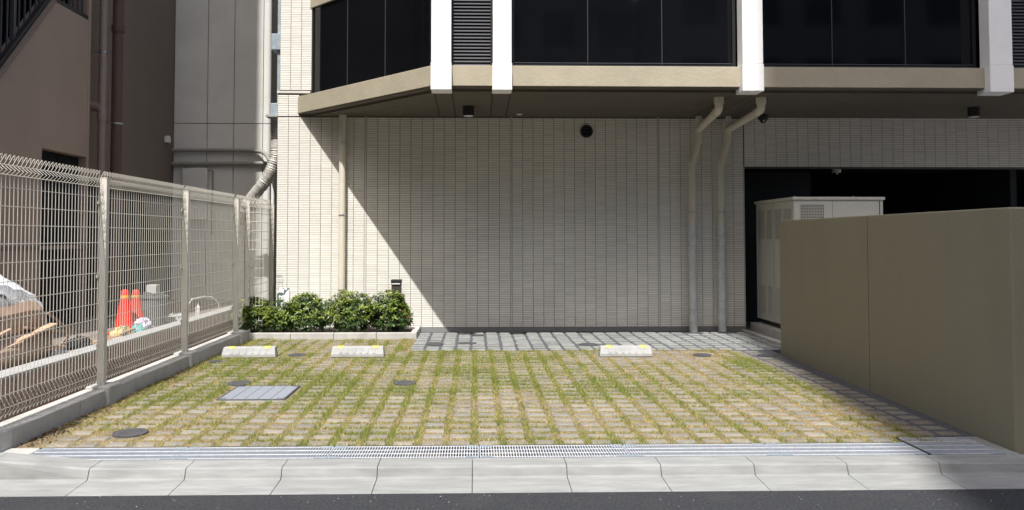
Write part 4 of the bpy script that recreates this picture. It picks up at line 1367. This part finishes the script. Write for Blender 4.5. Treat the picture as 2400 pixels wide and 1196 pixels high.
blanket("clear_wrap", -4.83, -3.93, 5.33, 7.12, lambda x_, y_: ztop(x_, y_)-0.06, 0.15, "tarp_clear", pile, 6, 0.016)
for k in range(9):
    yv = 5.6 + k*0.17; zz = 0.38 + random.uniform(0, 0.16); a = R(90 + random.uniform(-14, 14)); t = random.uniform(-.2, .25)
    d = Vector((math.cos(a), math.sin(a), t)).normalized(); s_ = d.cross(Vector((0,0,1))).normalized(); n_ = s_.cross(d)
    ln = random.uniform(0.4, 0.8); cz_ = zz + 0.04 + abs(d.z)*ln/2
    o = MB().obox((-3.83 + random.uniform(-.03,.03), yv, cz_), [d, s_, n_], (ln, random.uniform(.05,.10), 0.02)).build("broken_board", "timber", bevel=0.003)
    where = ["nearest the road", "second from the road", "third from the road", "fourth from the road", "in the middle", "fourth from the far end", "third from the far end", "second from the far end", "at the far end"][k]
    tag(o, "broken reddish board at the foot of the covered pile, " + where, "board", "broken boards at the covered pile")
for k, (p, q) in enumerate((((-3.86, 7.05, 0.76), (-3.84, 7.42, 0.55)), ((-3.84, 7.42, 0.54), (-3.86, 7.16, 0.37)))):
    p, q = Vector(p), Vector(q); d = (q-p).normalized(); s_ = d.cross(Vector((1,0,0))).normalized()
    o = MB().obox((p+q)/2, [d, Vector((1,0,0)), s_], ((q-p).length, 0.02, 0.022)).build("timber_stick", "timber", bevel=0.003)
    tag(o, ["upper", "lower"][k] + " of two thin sticks meeting in a V beside the covered pile", "stick")
lump("white_sack", (-3.86, 7.2, 0.357), (0.07, 0.16, 0.06), "white_plastic", "flat white plastic sack on the ground beyond the covered pile", "sack", 8)
lump("blue_sack", (-3.95, 7.75, 0.357), (0.10, 0.22, 0.10), "frame_black", "dark bundle lying on the ground between pile and cones", "bundle", 9)

# ================================================================== OTHER SIDE OF THE STREET
def tower(name, x0, x1, y0, y1, h, m, label, fl=3.1, step=2.4):
    e = empty(name, ((x0+x1)/2, (y0+y1)/2, 0))
    bx(x0, x1, y0, y1, -0.3, h).build("wall", m, e)
    proto = None
    z = 1.0
    while z + 1.8 < h:
        xx = x0 + 0.8
        while xx + 1.5 < x1:
            if proto is None:
                proto = bx(xx, xx+1.5, y1+0.002, y1+0.03, z, z+1.7).build("window", "tower_glass", e); px_, pz_ = xx, z
            else:
                link_copy(proto, e, (xx-px_, 0, z-pz_))
            xx += step
        z += fl
    tag(e, label, "building")
tower("opposite_tower", -0.25, 7.4, -28, -16.0, 54, "tower_wall", "tall beige tower across the street that shades the right side", 3.1, 2.6)
tower("opposite_block", -24, 0.2, -24, -12.0, 17, "tower_wall_grey", "lower grey block across the street, left of the tower", 3.1, 2.6)
tower("opposite_block", 7.8, 24, -24, -12.0, 13, "tower_wall_grey", "lower grey block across the street, right of the tower", 3.1, 2.6)
# scraps on the carriageway
o = MB().add([(0.66,4.20,-0.079),(0.70,4.19,-0.074),(0.715,4.225,-0.078),(0.68,4.24,-0.070),(0.66,4.225,-0.079)], [(0,1,2,3),(0,3,4)]).build("paper_scrap", "white_plastic")
tag(o, "small white scrap of paper on the dark road", "paper")
b = MB(); T = []
for _ in range(130):
    x_ = random.uniform(-3.5, 3.5); y_ = 4.64 - abs(random.gauss(0, 0.22)); z_ = -0.083 + (4.653-y_)*0.0046
    s_ = random.uniform(0.0015, 0.005); th = random.uniform(0, 6.28)
    pts = [(x_+s_*math.cos(th+q*1.57)*random.uniform(.6,1.2), y_+s_*math.sin(th+q*1.57)*random.uniform(.6,1.2), z_+0.001) for q in range(4)]
    b.add(pts + [(x_, y_, z_+s_*0.9)], [(0,1,4),(1,2,4),(2,3,4),(3,0,4)])
    c = random.uniform(0.12, 0.45); T += [[c, c*0.96, c*0.9, 1]]*5
tag(b.build("road_grit", "gravel", tint=T), "loose pale grit scattered on the road beside the gutter", "grit", kind="stuff")
print("objects", len(bpy.data.objects))
